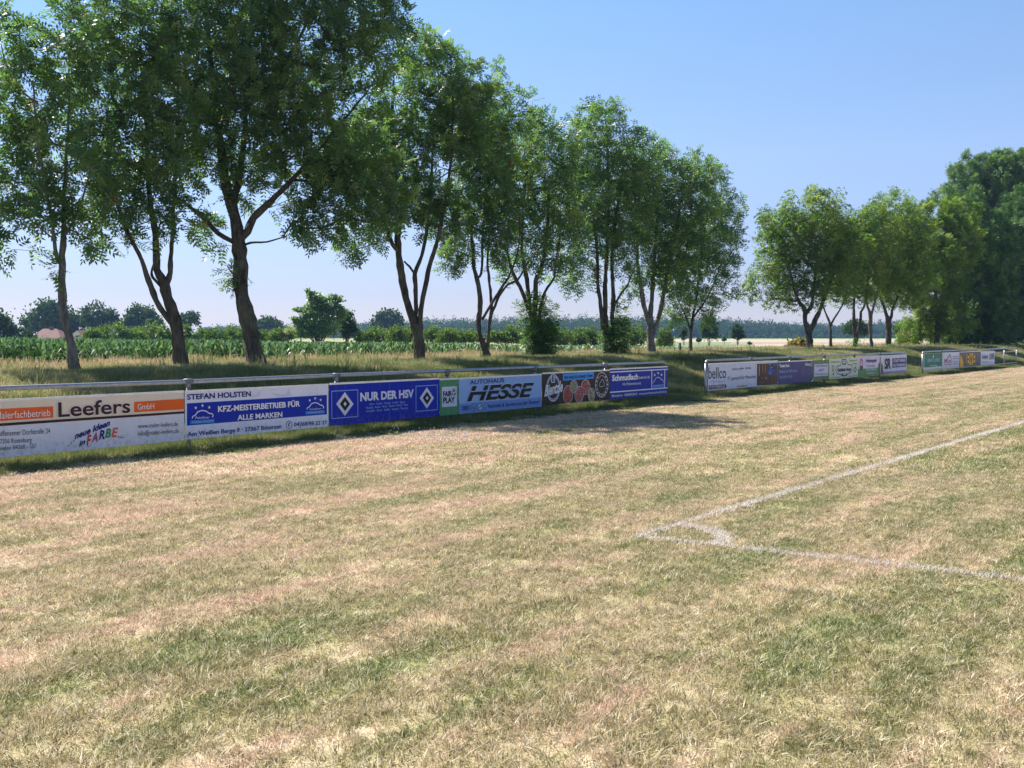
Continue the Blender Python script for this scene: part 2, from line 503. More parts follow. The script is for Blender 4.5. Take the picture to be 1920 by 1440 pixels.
def surf_euler(t, p, spin):
    """spin about the blade axis, then lie along the slope of the ground"""
    e = 0.3
    dt = (ground_z(t + e, p) - ground_z(t - e, p)) / (2 * e)
    dp = (ground_z(t, p + e) - ground_z(t, p - e)) / (2 * e)
    out = np.zeros((len(t), 3))
    for i in range(len(t)):
        gx = dt[i] * ST - dp[i] * CT; gy = dt[i] * CT + dp[i] * ST
        # shear is close enough to a tilt here
        q = Vector((0, 0, 1)).rotation_difference(Vector((-gx, -gy, 1)).normalized())
        out[i] = (q.to_matrix() @ Matrix.Rotation(spin[i], 3, 'Z')).to_euler()
    return out
def in_view(x, y, margin):
    """keeps what the photograph, or a camera a step aside, could see"""
    return (y > 1.5) & (np.abs(x) < y * (960 / FPX) + margin)
def jitter_grid(t0, t1, p0, p1, s, j=0.35):
    tt, pp = np.meshgrid(np.arange(t0, t1, s), np.arange(p0, p1, s), indexing='ij')
    tt = tt.ravel() + rng.uniform(-j, j, tt.size) * s
    pp = pp.ravel() + rng.uniform(-j, j, pp.size) * s
    return tt, pp

# mown pitch turf
def pitch_layer(name, y0, y1, s, n, h0, h1, w, seed):
    t, p = jitter_grid(-14, 78, -30, 13.5, s, 0.16)
    x = t * ST - p * CT; y = t * CT + p * ST
    k = in_view(x, y, 2.2) & (y >= y0) & (y < y1)
    t, p, x, y = t[k], p[k], x[k], y[k]
    tiles = [blades(n, s * 1.5, h0, h1, w, 1.25, seed + j, tuft=0.6) for j in (0, 1)]
    pts = np.stack([x, y, np.zeros(len(x))], 1)
    eul = np.zeros((len(x), 3)); eul[:, 2] = rng.uniform(0, 6.28, len(x))
    sc = rng.uniform(0.9, 1.1, (len(x), 3)); sc[:, 2] *= rng.uniform(0.75, 1.2, len(x))
    return scatter(name, tiles, pts, eul, sc, [M_TURF])
pitch_layer('pitch_grass', 1.5, 13.0, 0.6, 5200, 0.018, 0.046, 0.0048, 11)
pitch_layer('distant_pitch_grass', 13.0, 62.0, 1.3, 7200, 0.025, 0.05, 0.0085, 21)

# unmown edge under the barrier, and the bank
M_LONG = m_ramp_blade('unmown_edge_blades', [(0.15, (0.085, 0.125, 0.03)), (0.5, (0.14, 0.18, 0.05)), (0.72, (0.24, 0.24, 0.085)), (0.9, (0.45, 0.37, 0.19))], 0.4, 0.45)
t, p = jitter_grid(-6, 80, 12.75, 15.4, 0.35)
x = t * ST - p * CT; y = t * CT + p * ST
k = in_view(x, y, 3.0) & (p > 12.95 + 0.22 * np.sin(t * 1.7) + 0.15 * np.sin(t * 4.1 + 1))
t, p, x, y = t[k], p[k], x[k], y[k]
eul = surf_euler(t, p, rng.uniform(0, 6.28, len(t)))
sc = rng.uniform(0.8, 1.15, (len(t), 3)); sc[:, 2] = rng.uniform(0.5, 1.25, len(t)) * (0.6 + 0.4 * sm(12.9, 13.5, p))
scatter('unmown_edge_grass', [blades(420, 0.45, 0.07, 0.17, 0.006, 0.55, 31 + j, True) for j in (0, 1)],
        np.stack([x, y, ground_z(t, p)], 1), eul, sc, [M_LONG])
M_BANK = m_ramp_blade('bank_grass_blades', [(0.1, (0.12, 0.16, 0.05)), (0.4, (0.22, 0.25, 0.085)), (0.62, (0.39, 0.35, 0.16)), (0.85, (0.56, 0.47, 0.27))], 0.4, 0.6, 0.55, 0.22)
t, p = jitter_grid(-4, 110, 15.0, 24.4, 0.55)
x = t * ST - p * CT; y = t * CT + p * ST
k = in_view(x, y, 4.0)
t, p, x, y = t[k], p[k], x[k], y[k]
eul = surf_euler(t, p, rng.uniform(0, 6.28, len(t)))
sc = rng.uniform(0.85, 1.15, (len(t), 3)); sc[:, 2] = rng.uniform(0.6, 1.2, len(t))
scatter('bank_grass', [blades(520, 0.72, 0.06, 0.20, 0.009, 0.6, 41 + j, True) for j in (0, 1)],
        np.stack([x, y, ground_z(t, p)], 1), eul, sc, [M_BANK])
# tall dry grass between the trees and the maize
M_HAY = m_ramp_blade('tall_dry_grass_blades', [(0.1, (0.20, 0.22, 0.08)), (0.42, (0.42, 0.36, 0.17)), (0.65, (0.56, 0.42, 0.25)), (0.9, (0.60, 0.42, 0.30))], 0.45, 0.5)
t, p = jitter_grid(-6, 120, 24.1, 27.9, 0.6)
x = t * ST - p * CT; y = t * CT + p * ST
k = in_view(x, y, 6.0)
t, p, x, y = t[k], p[k], x[k], y[k]
eul = np.zeros((len(t), 3)); eul[:, 2] = rng.uniform(0, 6.28, len(t))
sc = rng.uniform(0.85, 1.15, (len(t), 3)); sc[:, 2] = rng.uniform(0.6, 1.15, len(t)) * (0.35 + 0.65 * sm(24.1, 26.0, p))
scatter('tall_dry_grass', [blades(330, 0.8, 0.22, 0.56, 0.008, 0.22, 51 + j, True, 0.35) for j in (0, 1)],
        np.stack([x, y, ground_z(t, p)], 1), eul, sc, [M_HAY])

# weeds and stalks standing out of the bank
M_WEED = m_ramp_blade('bank_weed_blades', [(0.1, (0.10, 0.16, 0.04)), (0.5, (0.26, 0.28, 0.10)), (0.8, (0.52, 0.43, 0.24))], 0.4, 0.35)
t, p = jitter_grid(-4, 100, 14.6, 25.0, 0.8)
x = t * ST - p * CT; y = t * CT + p * ST
k = in_view(x, y, 4.0) & ((np.sin(t * 0.8 + p) + np.sin(t * 2.1 - p * 1.7) + rng.normal(0, 0.7, len(t))) > 0.5)
t, p, x, y = t[k], p[k], x[k], y[k]
eul = np.zeros((len(t), 3)); eul[:, 2] = rng.uniform(0, 6.28, len(t))
sc = rng.uniform(0.8, 1.2, (len(t), 3)); sc[:, 2] = rng.uniform(0.5, 1.3, len(t))
scatter('bank_weeds', [blades(46, 0.7, 0.12, 0.38, 0.010, 0.35, 71 + j, True, 0.3, 0.7) for j in (0, 1)], np.stack([x, y, ground_z(t, p)], 1), eul, sc, [M_WEED])
# white clover in flower at the mown edge
M_CLOVER = m_plain('white_clover_heads', (0.78, 0.77, 0.70), 0.9, 0.1)
a = Acc()
for i in range(230):
    cx, cy_ = ground_pt(random.gauss(815, 45), random.gauss(822, 7))
    q = random.uniform(0.007, 0.013); hz = random.uniform(0.04, 0.075)
    vs = [(cx + q * math.cos(w) * f, cy_ + q * math.sin(w) * f, hz + dz) for dz, f in ((0, .6), (q, 1), (2 * q, .6)) for w in (0, 1.257, 2.513, 3.77, 5.027)]
    fs = [(r_ * 5 + k_, r_ * 5 + (k_ + 1) % 5, (r_ + 1) * 5 + (k_ + 1) % 5, (r_ + 1) * 5 + k_) for r_ in (0, 1) for k_ in range(5)] + [(10, 11, 12, 13, 14)]
    a.add(vs, fs, M_CLOVER)
tag(a.build('clover_flowers'), kind='stuff')

# maize
M_MAIZE = m_ramp_blade('maize_leaves', [(0.15, (0.04, 0.105, 0.03)), (0.5, (0.12, 0.235, 0.065)), (0.72, (0.24, 0.36, 0.12)), (0.88, (0.42, 0.50, 0.26)), (0.98, (0.50, 0.45, 0.2))], 0.35, 0.15, 0.45)
def maize_tile(n, size, seed):
    r = np.random.default_rng(seed)
    V, F, T = [], [], []
    for i in range(n):
        bx, by = r.uniform(-size / 2, size / 2, 2); H = r.uniform(0.85, 1.12)
        az0 = r.uniform(0, 3.14)
        def quad(a, b, c, d, ti):
            k = len(V); V.extend([a, b, c, d]); F.append((k, k + 1, k + 2, k + 3)); T.extend([ti] * 4)
        for q in (0, 1.57):
            c_, s_ = math.cos(az0 + q) * 0.014, math.sin(az0 + q) * 0.014
            quad((bx - c_, by - s_, 0), (bx + c_, by + s_, 0), (bx + c_ * .6, by + s_ * .6, H * 0.85), (bx - c_ * .6, by - s_ * .6, H * 0.85), 0.55)
        for lf in range(9):
            az = az0 + (lf % 2) * 3.14 + r.normal(0, 0.35)
            d = np.array([math.cos(az), math.sin(az), 0]); sd = np.array([-d[1], d[0], 0])
            z0 = H * (0.15 + 0.085 * lf); L = r.uniform(0.42, 0.62); w = 0.038
            up = r.uniform(0.75, 1.5)
            q0 = np.array([bx, by, z0]); q1 = q0 + d * L * 0.35 + np.array([0, 0, L * 0.42 * up])
            q2 = q0 + d * L * 0.72 + np.array([0, 0, L * 0.42 * up]); q3 = q0 + d * L + np.array([0, 0, L * 0.12 * up])
            ti = np.clip(r.normal(0.5, 0.26) - (0.35 if lf > 6 else 0) * 0 + (0.45 if lf == 0 and r.random() < .5 else 0), 0, 1)
            wn = sd * w
            quad(q0 - wn * .5, q0 + wn * .5, q1 + wn, q1 - wn, ti)
            quad(q1 - wn, q1 + wn, q2 + wn * .8, q2 - wn * .8, ti)
            quad(q2 - wn * .8, q2 + wn * .8, q3 + wn * .08, q3 - wn * .08, ti)
    return np.array(V), np.array(F), np.array(T)
t, p = jitter_grid(-45, 62, 28.2, 112, 1.5)
x = t * ST - p * CT; y = t * CT + p * ST
edge_px = 960 + FPX * x / np.maximum(y, 1)
k = in_view(x, y, 7.0) & (y < 104) & (edge_px < 1262)
t2, p2 = jitter_grid(40, 82, 28.2, 31.0, 1.5)
x2 = t2 * ST - p2 * CT; y2 = t2 * CT + p2 * ST
e2 = 960 + FPX * x2 / np.maximum(y2, 1)
k2 = (e2 >= 1255) & (e2 < 1445)
t = np.concatenate([t[k], t2[k2]]); p = np.concatenate([p[k], p2[k2]])
x = t * ST - p * CT; y = t * CT + p * ST
eul = np.zeros((len(t), 3)); eul[:, 2] = rng.integers(0, 2, len(t)) * math.pi - TH
sc = rng.uniform(0.92, 1.08, (len(t), 3))
sc[:, 2] = rng.uniform(0.93, 1.06, len(t)) * np.interp(t - 0.35 * (p - 28), [0, 18, 33, 46, 60], [1.17, 1.14, 0.98, 0.78, 0.62])
scatter('maize_crop', [maize_tile(22, 1.55, 61 + j) for j in (0, 1)], np.stack([x, y, ground_z(t, p)], 1), eul, sc, [M_MAIZE])

# ------------------------------------------------------------------ chalk lines on the pitch
M_CHALK = m_ramp_blade('faded_chalk', [(0.0, (0.70, 0.62, 0.54)), (1.0, (0.86, 0.80, 0.74))], 0.45, 0.9)
def chalk(name, pts, wdt, per_m, seed, wear=0.0):
    """white painted blades standing in the turf along the line, thin where the chalk has worn off"""
    r = np.random.default_rng(seed)
    VV = []
    for (a, b) in zip(pts[:-1], pts[1:]):
        a = np.array(a); b = np.array(b); L = np.linalg.norm(b - a); d = (b - a) / L; nrm = np.array([-d[1], d[0]])
        n = int(L * per_m)
        s = r.uniform(0, L, n)
        dist = np.linalg.norm(a[None] + d[None] * s[:, None], axis=1)
        keep = r.random(n) < (0.75 + 0.25 * np.sin(s * 1.9 + seed) * np.sin(s * 0.63)) * (1 - wear)
        s = s[keep]; n = len(s); dist = dist[keep]
        o = r.normal(0, wdt * 0.33, n)
        base = np.zeros((n, 3)); base[:, :2] = a[None] + d[None] * s[:, None] + nrm[None] * o[:, None]
        az = r.uniform(0, 6.28, n); h = r.uniform(0.028, 0.052, n); w = 0.007 * np.clip(dist / 9, 0.8, 3)
        side = np.stack([np.cos(az), np.sin(az), np.zeros(n)], 1); az2 = r.uniform(0, 6.28, n)
        ln = np.stack([np.cos(az2), np.sin(az2), np.zeros(n)], 1) * (h * r.uniform(0.2, 1.0, n))[:, None]
        mid = base + ln * 0.4 + np.array([0, 0, 1]) * (h * 0.6)[:, None]; tip = base + ln + np.array([0, 0, 1]) * h[:, None]
        VV.append(np.stack([base, mid + side * w[:, None] / 2, tip, mid - side * w[:, None] / 2], 1).reshape(-1, 3))
    V = np.concatenate(VV)
    return tag(np_mesh(name, V, np.arange(len(V)).reshape(-1, 4), M_CHALK), kind='structure')
C0 = ground_pt(1196, 1009.6)
ct, cp = tp(*C0)
far = ground_pt(1904, 798)
dirt_ = np.array(far) - np.array(C0); dirt_ /= np.linalg.norm(dirt_)
g1 = np.array(ground_pt(1912, 1090.8)); dg = g1 - np.array(C0); dg /= np.linalg.norm(dg)
C0 = np.array(C0)
chalk('touchline', [C0, C0 + dirt_ * 45], 0.10, 950, 3, 0.1)
chalk('goal_line', [C0, C0 + dg * 12], 0.10, 900, 5, 0.15)
AR = 0.70
arc = [C0 + AR * (dirt_ * math.cos(u) + dg * math.sin(u)) for u in np.linspace(0, math.pi / 2, 10)]
chalk('corner_arc', arc, 0.11, 1700, 9)

# ------------------------------------------------------------------ barriers
def F_tp(px, py, p=PF):
    """point of the vertical plane p seen at the pixel: (t, z)"""
    d = ray(px, py)
    s = p / (-d[0] * CT + d[1] * ST)
    return (d[0] * s * ST + d[1] * s * CT, CAMH + d[2] * s)
PFACE = PF - 0.062
def post_t(px): return F_tp(px, 660)[0]
RAIL_Z = 1.055
def barrier(name, posts, label, left_end, right_end, upper, extra=None):
    t0, t1 = posts[0], posts[-1]
    root = thing(name, (*xy(t0, PF), 0), label, 'barrier', 'steel barriers round the pitch')
    a = Acc()
    pts = []
    if left_end:
        pts += [(*xy(t0, PF), RAIL_Z - 0.10), (*xy(t0 + 0.02, PF), RAIL_Z - 0.04), (*xy(t0 + 0.09, PF), RAIL_Z)]
    else: pts.append((*xy(t0 - 0.3, PF), RAIL_Z))
    for q in posts[1:-1]: pts.append((*xy(q, PF), RAIL_Z + random.uniform(-0.008, 0.008)))
    if right_end:
        pts += [(*xy(t1 - 0.09, PF), RAIL_Z), (*xy(t1 - 0.02, PF), RAIL_Z - 0.04), (*xy(t1, PF), RAIL_Z - 0.10)]
    else: pts.append((*xy(t1 + 0.3, PF), RAIL_Z))
    tube(a, pts, 0.034, 14, M_STEEL)
    a.build('top_rail', root, True)
    for i, q in enumerate(posts):
        a = Acc(); e = i in (0, len(posts) - 1)
        tube(a, [(*xy(q, PF), -0.1), (*xy(q, PF), RAIL_Z - (0.09 if (i == 0 and left_end) or (i == len(posts) - 1 and right_end) else 0.03))], 0.033, 12, M_STEEL)
        po = a.build('post', root, True)
        if not e:
            a = Acc()
            tube(a, [(*xy(q - 0.075, PF), RAIL_Z), (*xy(q + 0.075, PF), RAIL_Z)], 0.039, 12, M_FIT)
            tube(a, [(*xy(q, PF), RAIL_Z - 0.10), (*xy(q, PF), RAIL_Z)], 0.041, 12, M_FIT)
            a.build('rail_clamp', po, True)
    for (ta, tb, za, zb) in upper:
        a = Acc(); box_tpz(a, ta, tb, PF - 0.056, PF - 0.036, za - 0.02, za + 0.02, M_STEEL)
        a.build('holding_rail', root)
        a = Acc(); box_tpz(a, ta, tb, PF - 0.056, PF - 0.036, zb - 0.02, zb + 0.02, M_STEEL)
        a.build('holding_rail', root)
    if extra: extra(root)
    return root
P1 = [post_t(352)]
P1 = [P1[0] - 3 * 2.99, P1[0] - 2 * 2.99, P1[0] - 2.99] + [post_t(v) for v in (352, 630, 838, 1003, 1135, 1247)]
P2 = [post_t(v) for v in (1323.5, 1408, 1481, 1546, 1602, 1650, 1698)]
P3 = [post_t(v) for v in (1730, 1766, 1798.6, 1829, 1857.6, 1883, 1906)]
barrier('steel_barrier', P1, 'long near barrier of grey steel pipe, cut by the left picture edge', True, True, [(P1[0], P1[-1], 0.80, 0.24)])
barrier('steel_barrier', P2, 'middle barrier of grey steel pipe behind the beige turf, six bays hung with mixed banners', True, True, [(P2[0], P2[-1], 0.80, 0.24)])
def side_return(root):
    a = Acc()
    q = P3[-1]
    tube(a, [(*xy(q + 0.02, PF + 0.06), RAIL_Z - 0.02), (*xy(q + 0.25, PF + 1.4), RAIL_Z)], 0.036, 10, M_STEEL)
    a.build('side_rail', root, True)
    a = Acc(); tube(a, [(*xy(q + 0.25, PF + 1.4), -0.1), (*xy(q + 0.25, PF + 1.4), RAIL_Z)], 0.033, 10, M_STEEL)
    a.build('post', root, True)
barrier('steel_barrier', P3, 'short far steel pipe barrier before the dark wood, its last bays empty', True, True, [(P3[0], P3[-1], 0.86, 0.20)], side_return)

# ------------------------------------------------------------------ banners: every mark is measured on the enlargements of the photograph and laid on the banner's own plane
ZO = {1: (0, 680, 5.3333), 2: (340, 690, 6.4), 3: (610, 690, 7.68), 4: (820, 670, 8.7273), 5: (1010, 660, 7.1111),
      6: (1310, 640, 8.7273), 7: (1500, 640, 8.7273), 8: (1710, 630, 9.1429), 9: (1500, 650, 8.7273), 10: (1720, 645, 9.6)}
def Q(z, zx, zy):
    ox, oy, s = ZO[z]
    return F_tp(ox + zx / s, oy + zy / s, PFACE)
CUR = None
def face_pts(pts, layer):
    p = PFACE - 0.0035 * layer
    return [(*xy(t, p), z) for t, z in pts]
class Banner:
    def __init__(s, zz, x0, x1, ytop, ybot, base, label, name='advertising_banner', trim=True):
        s.z = zz
        tl_, zt = Q(zz, x0, ytop); _, zb = Q(zz, x0, ybot); tr_, _ = Q(zz, x1, ytop)
        s.t0, s.t1, s.z0, s.z1 = tl_, tr_, zb, zt
        s.root = thing(name, (*xy(tl_, PFACE), zb), label, 'banner', 'advertising banners on the barriers')
        s.base = base; s.trim = trim
        if trim:
            a = Acc()
            box_tpz(a, tl_ + 0.002, tr_ - 0.002, PFACE - 0.006, PFACE + 0.008, zt + 0.001, zt + 0.034, M_ALU)
            a.build('edge_trim', s.root)
        s.parts = {}; s.grp = ''; s.nt = 0
    def part(s, n):
        if n in ('emblem', 'border'): n = n + '#' + s.grp
        return s.parts.setdefault(n, Acc())
    def poly(s, n, pts, m, layer=1):
        if n == 'stripe': s.nt += 1; n = 'stripe#%d' % s.nt
        q = face_pts([Q(s.z, *p) for p in pts], layer)
        # wind towards the camera
        ar = sum(pts[i][0] * pts[(i + 1) % len(pts)][1] - pts[(i + 1) % len(pts)][0] * pts[i][1] for i in range(len(pts)))
        f = tuple(range(len(q)))
        s.part(n).add(q, [f if ar < 0 else f[::-1]], m)
    def rect(s, n, x0, x1, y0l, y1l, m, layer=1):
        """level on the banner: left edge measured, right edge at the same heights"""
        t0, z1 = Q(s.z, x0, y0l); _, z0 = Q(s.z, x0, y1l); t1, _ = Q(s.z, x1, y0l)
        s.part(n).add(face_pts([(t0, z0), (t1, z0), (t1, z1), (t0, z1)], layer), [(0, 1, 2, 3)], m)
    def frect(s, n, u0, u1, v0, v1, m, layer=1):
        if n in ('stripe', 'rule'): s.nt += 1; n = n + '#%d' % s.nt
        T = lambda u: s.t0 + (s.t1 - s.t0) * u; Zf = lambda v: s.z0 + (s.z1 - s.z0) * v
        s.part(n).add(face_pts([(T(u0), Zf(v0)), (T(u1), Zf(v0)), (T(u1), Zf(v1)), (T(u0), Zf(v1))], layer), [(0, 1, 2, 3)], m)
    def frame(s, n, x0, x1, y0l, y1l, w, m, layer=1):
        t0, z1 = Q(s.z, x0, y0l); _, z0 = Q(s.z, x0, y1l); t1, _ = Q(s.z, x1, y0l)
        o = [(t0, z0), (t1, z0), (t1, z1), (t0, z1)]; i = [(t0 + w, z0 + w), (t1 - w, z0 + w), (t1 - w, z1 - w), (t0 + w, z1 - w)]
        s.part(n).add(face_pts(o + i, layer), [(0, 1, 5, 4), (1, 2, 6, 5), (2, 3, 7, 6), (3, 0, 4, 7)], m)
    def ell(s, n, cx, cy, rx, ry, m, layer=1, ring=0.0, a0=0.0, a1=360.0):
        """ellipse in the enlargement's pixels; ring is the share of the radius left open inside"""
        t, z = Q(s.z, cx, cy); rt = abs(Q(s.z, cx + rx, cy)[0] - Q(s.z, cx - rx, cy)[0]) / 2; rz = abs(Q(s.z, cx, cy - ry)[1] - z)
        s.ellm(n, t, z, rt, rz, m, layer, ring, a0, a1)
    def ellm(s, n, t, z, rt, rz, m, layer=1, ring=0.0, a0=0.0, a1=360.0):
        N = 28
        an = [R(a0 + (a1 - a0) * k / N) for k in range(N + 1)]
        o = [(t + rt * math.cos(w), z + rz * math.sin(w)) for w in an]
        if ring:
            i = [(t + rt * ring * math.cos(w), z + rz * ring * math.sin(w)) for w in an]
            s.part(n).add(face_pts(o + i, layer), [(k, k + 1, N + 2 + k, N + 1 + k) for k in range(N)], m)
        else:
            s.part(n).add(face_pts([(t, z)] + o, layer), [(0, k + 1, k + 2) for k in range(N)], m)
    def stroke(s, n, pts, w, m, layer=1):
        q = [Q(s.z, *p) for p in pts]
        self_pts = []
        L_, R_ = [], []
        for i, (t, z) in enumerate(q):
            a = q[max(i - 1, 0)]; b = q[min(i + 1, len(q) - 1)]
            d = Vector((b[0] - a[0], b[1] - a[1])).normalized()
            L_.append((t - d.y * w / 2, z + d.x * w / 2)); R_.append((t + d.y * w / 2, z - d.x * w / 2))
        k = len(q)
        s.part(n).add(face_pts(L_ + R_, layer), [(i, k + i, k + i + 1, i + 1) for i in range(k - 1)], m)
    def text(s, txt, x0, x1, ytop, ybase, m, bold=0.0, shear=0.0, yb1=None, layer=2, n=None):
        """first letter's left, last letter's right, capital top and baseline at the left (and at the right when the line rises)"""
        if n is None: s.nt += 1; n = 'lettering#%d' % s.nt
        t0, zb = Q(s.z, x0, ybase); _, zt = Q(s.z, x0, ytop); t1, zb1 = Q(s.z, x1, yb1 if yb1 is not None else ybase)
        if yb1 is None: zb1 = zb
        s.textm(txt, t0, t1, zb, zt - zb, m, bold, shear, zb1 - zb, layer, n)
    def textm(s, txt, t0, t1, zb, hcap, m, bold=0.0, shear=0.0, rise=0.0, layer=2, n='lettering'):
        V, Fc, x0, x1 = glyphs(txt, bold, shear)
        k = (t1 - t0) / (x1 - x0); h = hcap / CAP
        pts = [(t0 + (vx - x0) * k, zb + vy * h + rise * (vx - x0) / (x1 - x0)) for vx, vy in V]
        s.part(n).add(face_pts(pts, layer), Fc, m)
    def done(s):
        a = Acc()
        box_tpz(a, s.t0 + 0.004, s.t1 - 0.004, PFACE, PFACE + 0.005, s.z0, s.z1, s.base)
        board = a.build('board', s.root)
        for n, a in s.parts.items(): a.build(n.split('#')[0], board if s.trim else s.root)
GL = {}
def glyphs(txt, bold, shear):
    k = (txt, bold, shear)
    if k in GL: return GL[k]
    c = bpy.data.curves.new('glyph', 'FONT'); c.body = txt; c.size = 1.0; c.offset = bold; c.shear = shear; c.resolution_u = 4
    o = bpy.data.objects.new('glyph', c)
    me = o.to_mesh()
    V = [(v.co.x, v.co.y) for v in me.vertices]; Fc = [tuple(p.vertices) for p in me.polygons]
    out = []
    for f in Fc:
        ar = sum(V[f[i]][0] * V[f[(i + 1) % len(f)]][1] - V[f[(i + 1) % len(f)]][0] * V[f[i]][1] for i in range(len(f)))
        out.append(f if ar > 0 else f[::-1])
    o.to_mesh_clear()
    bpy.data.objects.remove(o); bpy.data.curves.remove(c)
    xs = [v[0] for v in V]
    GL[k] = (V, out, min(xs), max(xs))
    return GL[k]
CAP = max(v[1] for v in glyphs('H', 0, 0)[0])

WHITE = ink(232, 232, 232); CREAM = ink(222, 210, 190); ORANGE = ink(226, 98, 30); BROWN = ink(62, 30, 28); NAVY = ink(22, 28, 112)
BLUE = ink(0, 42, 164); CYAN = ink(40, 130, 215); BLACK = ink(22, 22, 24); GREYT = ink(82, 84, 92); ROYAL = ink(0, 36, 164)
GRASSG = ink(48, 140, 66); SKYB = ink(150, 182, 226); MIDB = ink(112, 150, 206); CHOC = ink(58, 42, 36); DBLUE = ink(14, 44, 156); LBLUE = ink(70, 160, 235)
RED = ink(196, 42, 40); MAG = ink(170, 60, 120); GREENB = ink(30, 130, 80); PALEB = ink(205, 212, 228)
def star(b, n, cx, cy, r, m, layer):
    pts = []
    for k in range(10):
        w = -math.pi / 2 + math.pi * k / 5; q = r if k % 2 == 0 else r * 0.42
        pts.append((cx + q * 0.8 * math.cos(w), cy + q * math.sin(w)))
    c = (cx, cy)
    for k in range(10): b.poly(n, [c, pts[k], pts[(k + 1) % 10]], m, layer)
def car_emblem(b, x0, x1, y0, y1, slope):
    """workshop sign: car outline under an arc of stars on blue, with a light blue foot"""
    W, H = x1 - x0, y1 - y0; b.grp = str(x0)
    f = lambda u, v: (x0 + W * u, y0 + H * v - slope * W * u)
    car = [(.07, .72), (.10, .62), (.20, .58), (.30, .42), (.48, .36), (.66, .42), (.76, .52), (.90, .56), (.95, .66), (.90, .73)]
    b.stroke('emblem', [f(u, v) for u, v in car], 0.016, WHITE, 3)
    for u, v in ((.22, .22), (.5, .13), (.78, .24)): star(b, 'emblem', *f(u, v), H * 0.09, WHITE, 3)
    b.poly('emblem', [f(0, .82), f(1, .82), f(1, 1), f(0, 1)], CYAN, 2)

# 1 -- painter
b = Banner(1, -80, 1840, 396, 968, CREAM, 'cream banner with orange bars and big brown lettering, nearest on the long barrier')
b.z0 = Q(1, 1840, 775)[1]
b.poly('stripe', [(-80, 640), (1840, 508), (1840, 775), (-80, 960)], ink(214, 216, 226), 1)
b.poly('stripe', [(-80, 466), (531, 436), (531, 548), (-80, 590)], ORANGE, 1)
b.poly('stripe', [(1340, 392), (1840, 360), (1840, 466), (1340, 496)], ORANGE, 1)
b.poly('stripe', [(-80, 612), (1840, 486), (1840, 508), (-80, 640)], BROWN, 2)
b.text('Malerfachbetrieb', -48, 500, 494, 564, WHITE, 0, 0, 532, 3)
b.text('Leefers', 572, 1305, 396, 546, WHITE, 0.034, 0, 500, 3)
b.text('Leefers', 578, 1299, 400, 542, BROWN, 0.018, 0, 497, 4)
b.text('GmbH', 1372, 1538, 412, 470, WHITE, 0, 0, 462, 3)
b.text('Waffensener Dorfstraße 24', -60, 500, 686, 738, GREYT, 0, 0, 704, 3)
b.text('27356 Rotenburg', -30, 314, 764, 812, GREYT, 0, 0, 792, 3)
b.text('Telefon 04268 - 557', -42, 362, 838, 880, GREYT, 0, 0, 850, 3)
b.text('www.maler-leefers.de', 1376, 1776, 612, 656, GREYT, 0, 0, 632, 3)
b.text('info@maler-leefers.de', 1376, 1784, 686, 730, GREYT, 0, 0, 700, 3)
b.text('neue Ideen', 742, 1098, 706, 766, NAVY, 0.035, 0.25, 626, 3)
b.text('in', 786, 850, 790, 840, NAVY, 0.035, 0.25, 808, 3)
for ch, x0, x1, yt, yb, m in (('F', 862, 912, 728, 828, RED), ('A', 912, 976, 706, 792, MAG), ('R', 986, 1044, 680, 766, NAVY), ('B', 1048, 1108, 664, 748, GREENB), ('E', 1112, 1180, 656, 742, ink(214, 90, 60))):
    b.text(ch, x0, x1, yt, yb, m, 0.03, 0.25, yb - 5, 3, n='lettering#word')
for x_, y_ in ((686, 828), (710, 804), (734, 784), (1182, 742), (1204, 746), (1224, 750)): b.ell('lettering', x_, y_, 6, 7, NAVY, 3)
b.done()
# 2 -- garage, white with blue bar
b = Banner(2, 40, 1765, 298, 860, ink(216, 222, 238), 'white banner with dark blue bar naming a garage, beside the cream banner')
b.text('STEFAN HOLSTEN', 66, 832, 318, 380, NAVY, 0.03, 0, 338)
b.poly('bar', [(66, 425), (1745, 322), (1745, 556), (66, 692)], BLUE, 1)
b.text('KFZ-MEISTERBETRIEB FÜR', 436, 1420, 460, 526, WHITE, 0.03, 0, 458, 3)
b.text('ALLE MARKEN', 668, 1208, 566, 626, WHITE, 0.03, 0, 584, 3)
b.text('Am Weißen Berge 9 · 27367 Bötersen', 70, 1198, 770, 820, NAVY, 0.02, 0, 722)
b.text('04268/98 22 27', 1350, 1746, 656, 700, NAVY, 0.015, 0, 672)
b.ell('emblem', 1291, 682, 38, 50, NAVY, 2, 0.86)
b.stroke('emblem', [(1300, 655), (1284, 672), (1286, 705)], 0.02, NAVY, 2)
for (x0, x1, y0, y1) in ((104, 394, 428, 676), (1486, 1716, 344, 560)): car_emblem(b, x0, x1, y0, y1, 0.07)
b.text('PointSaver', 160, 336, 582, 612, WHITE, 0, 0.2, 604, 4)
b.text('PointSaver', 1532, 1672, 486, 506, WHITE, 0, 0.2, 494, 4)
b.text('WERKSTATT', 120, 376, 640, 662, SKYB, 0.02, 0, 646, 4)
b.text('WERKSTATT', 1502, 1704, 528, 548, SKYB, 0.02, 0, 534, 4)
for (cx, cy, r_) in ((1240, 330, 95), (900, 330, 60)):
    b.grp = 'star%d' % cx; b.poly('emblem', [(cx - r_ * 1.7, cy - r_ * .3), (cx, cy - r_ * .1), (cx + r_ * .6, cy - r_ * .95), (cx + r_ * .8, cy + r_ * .02), (cx - r_ * .9, cy + r_ * .22)][::1], ink(196, 204, 226), 1)
b.done()
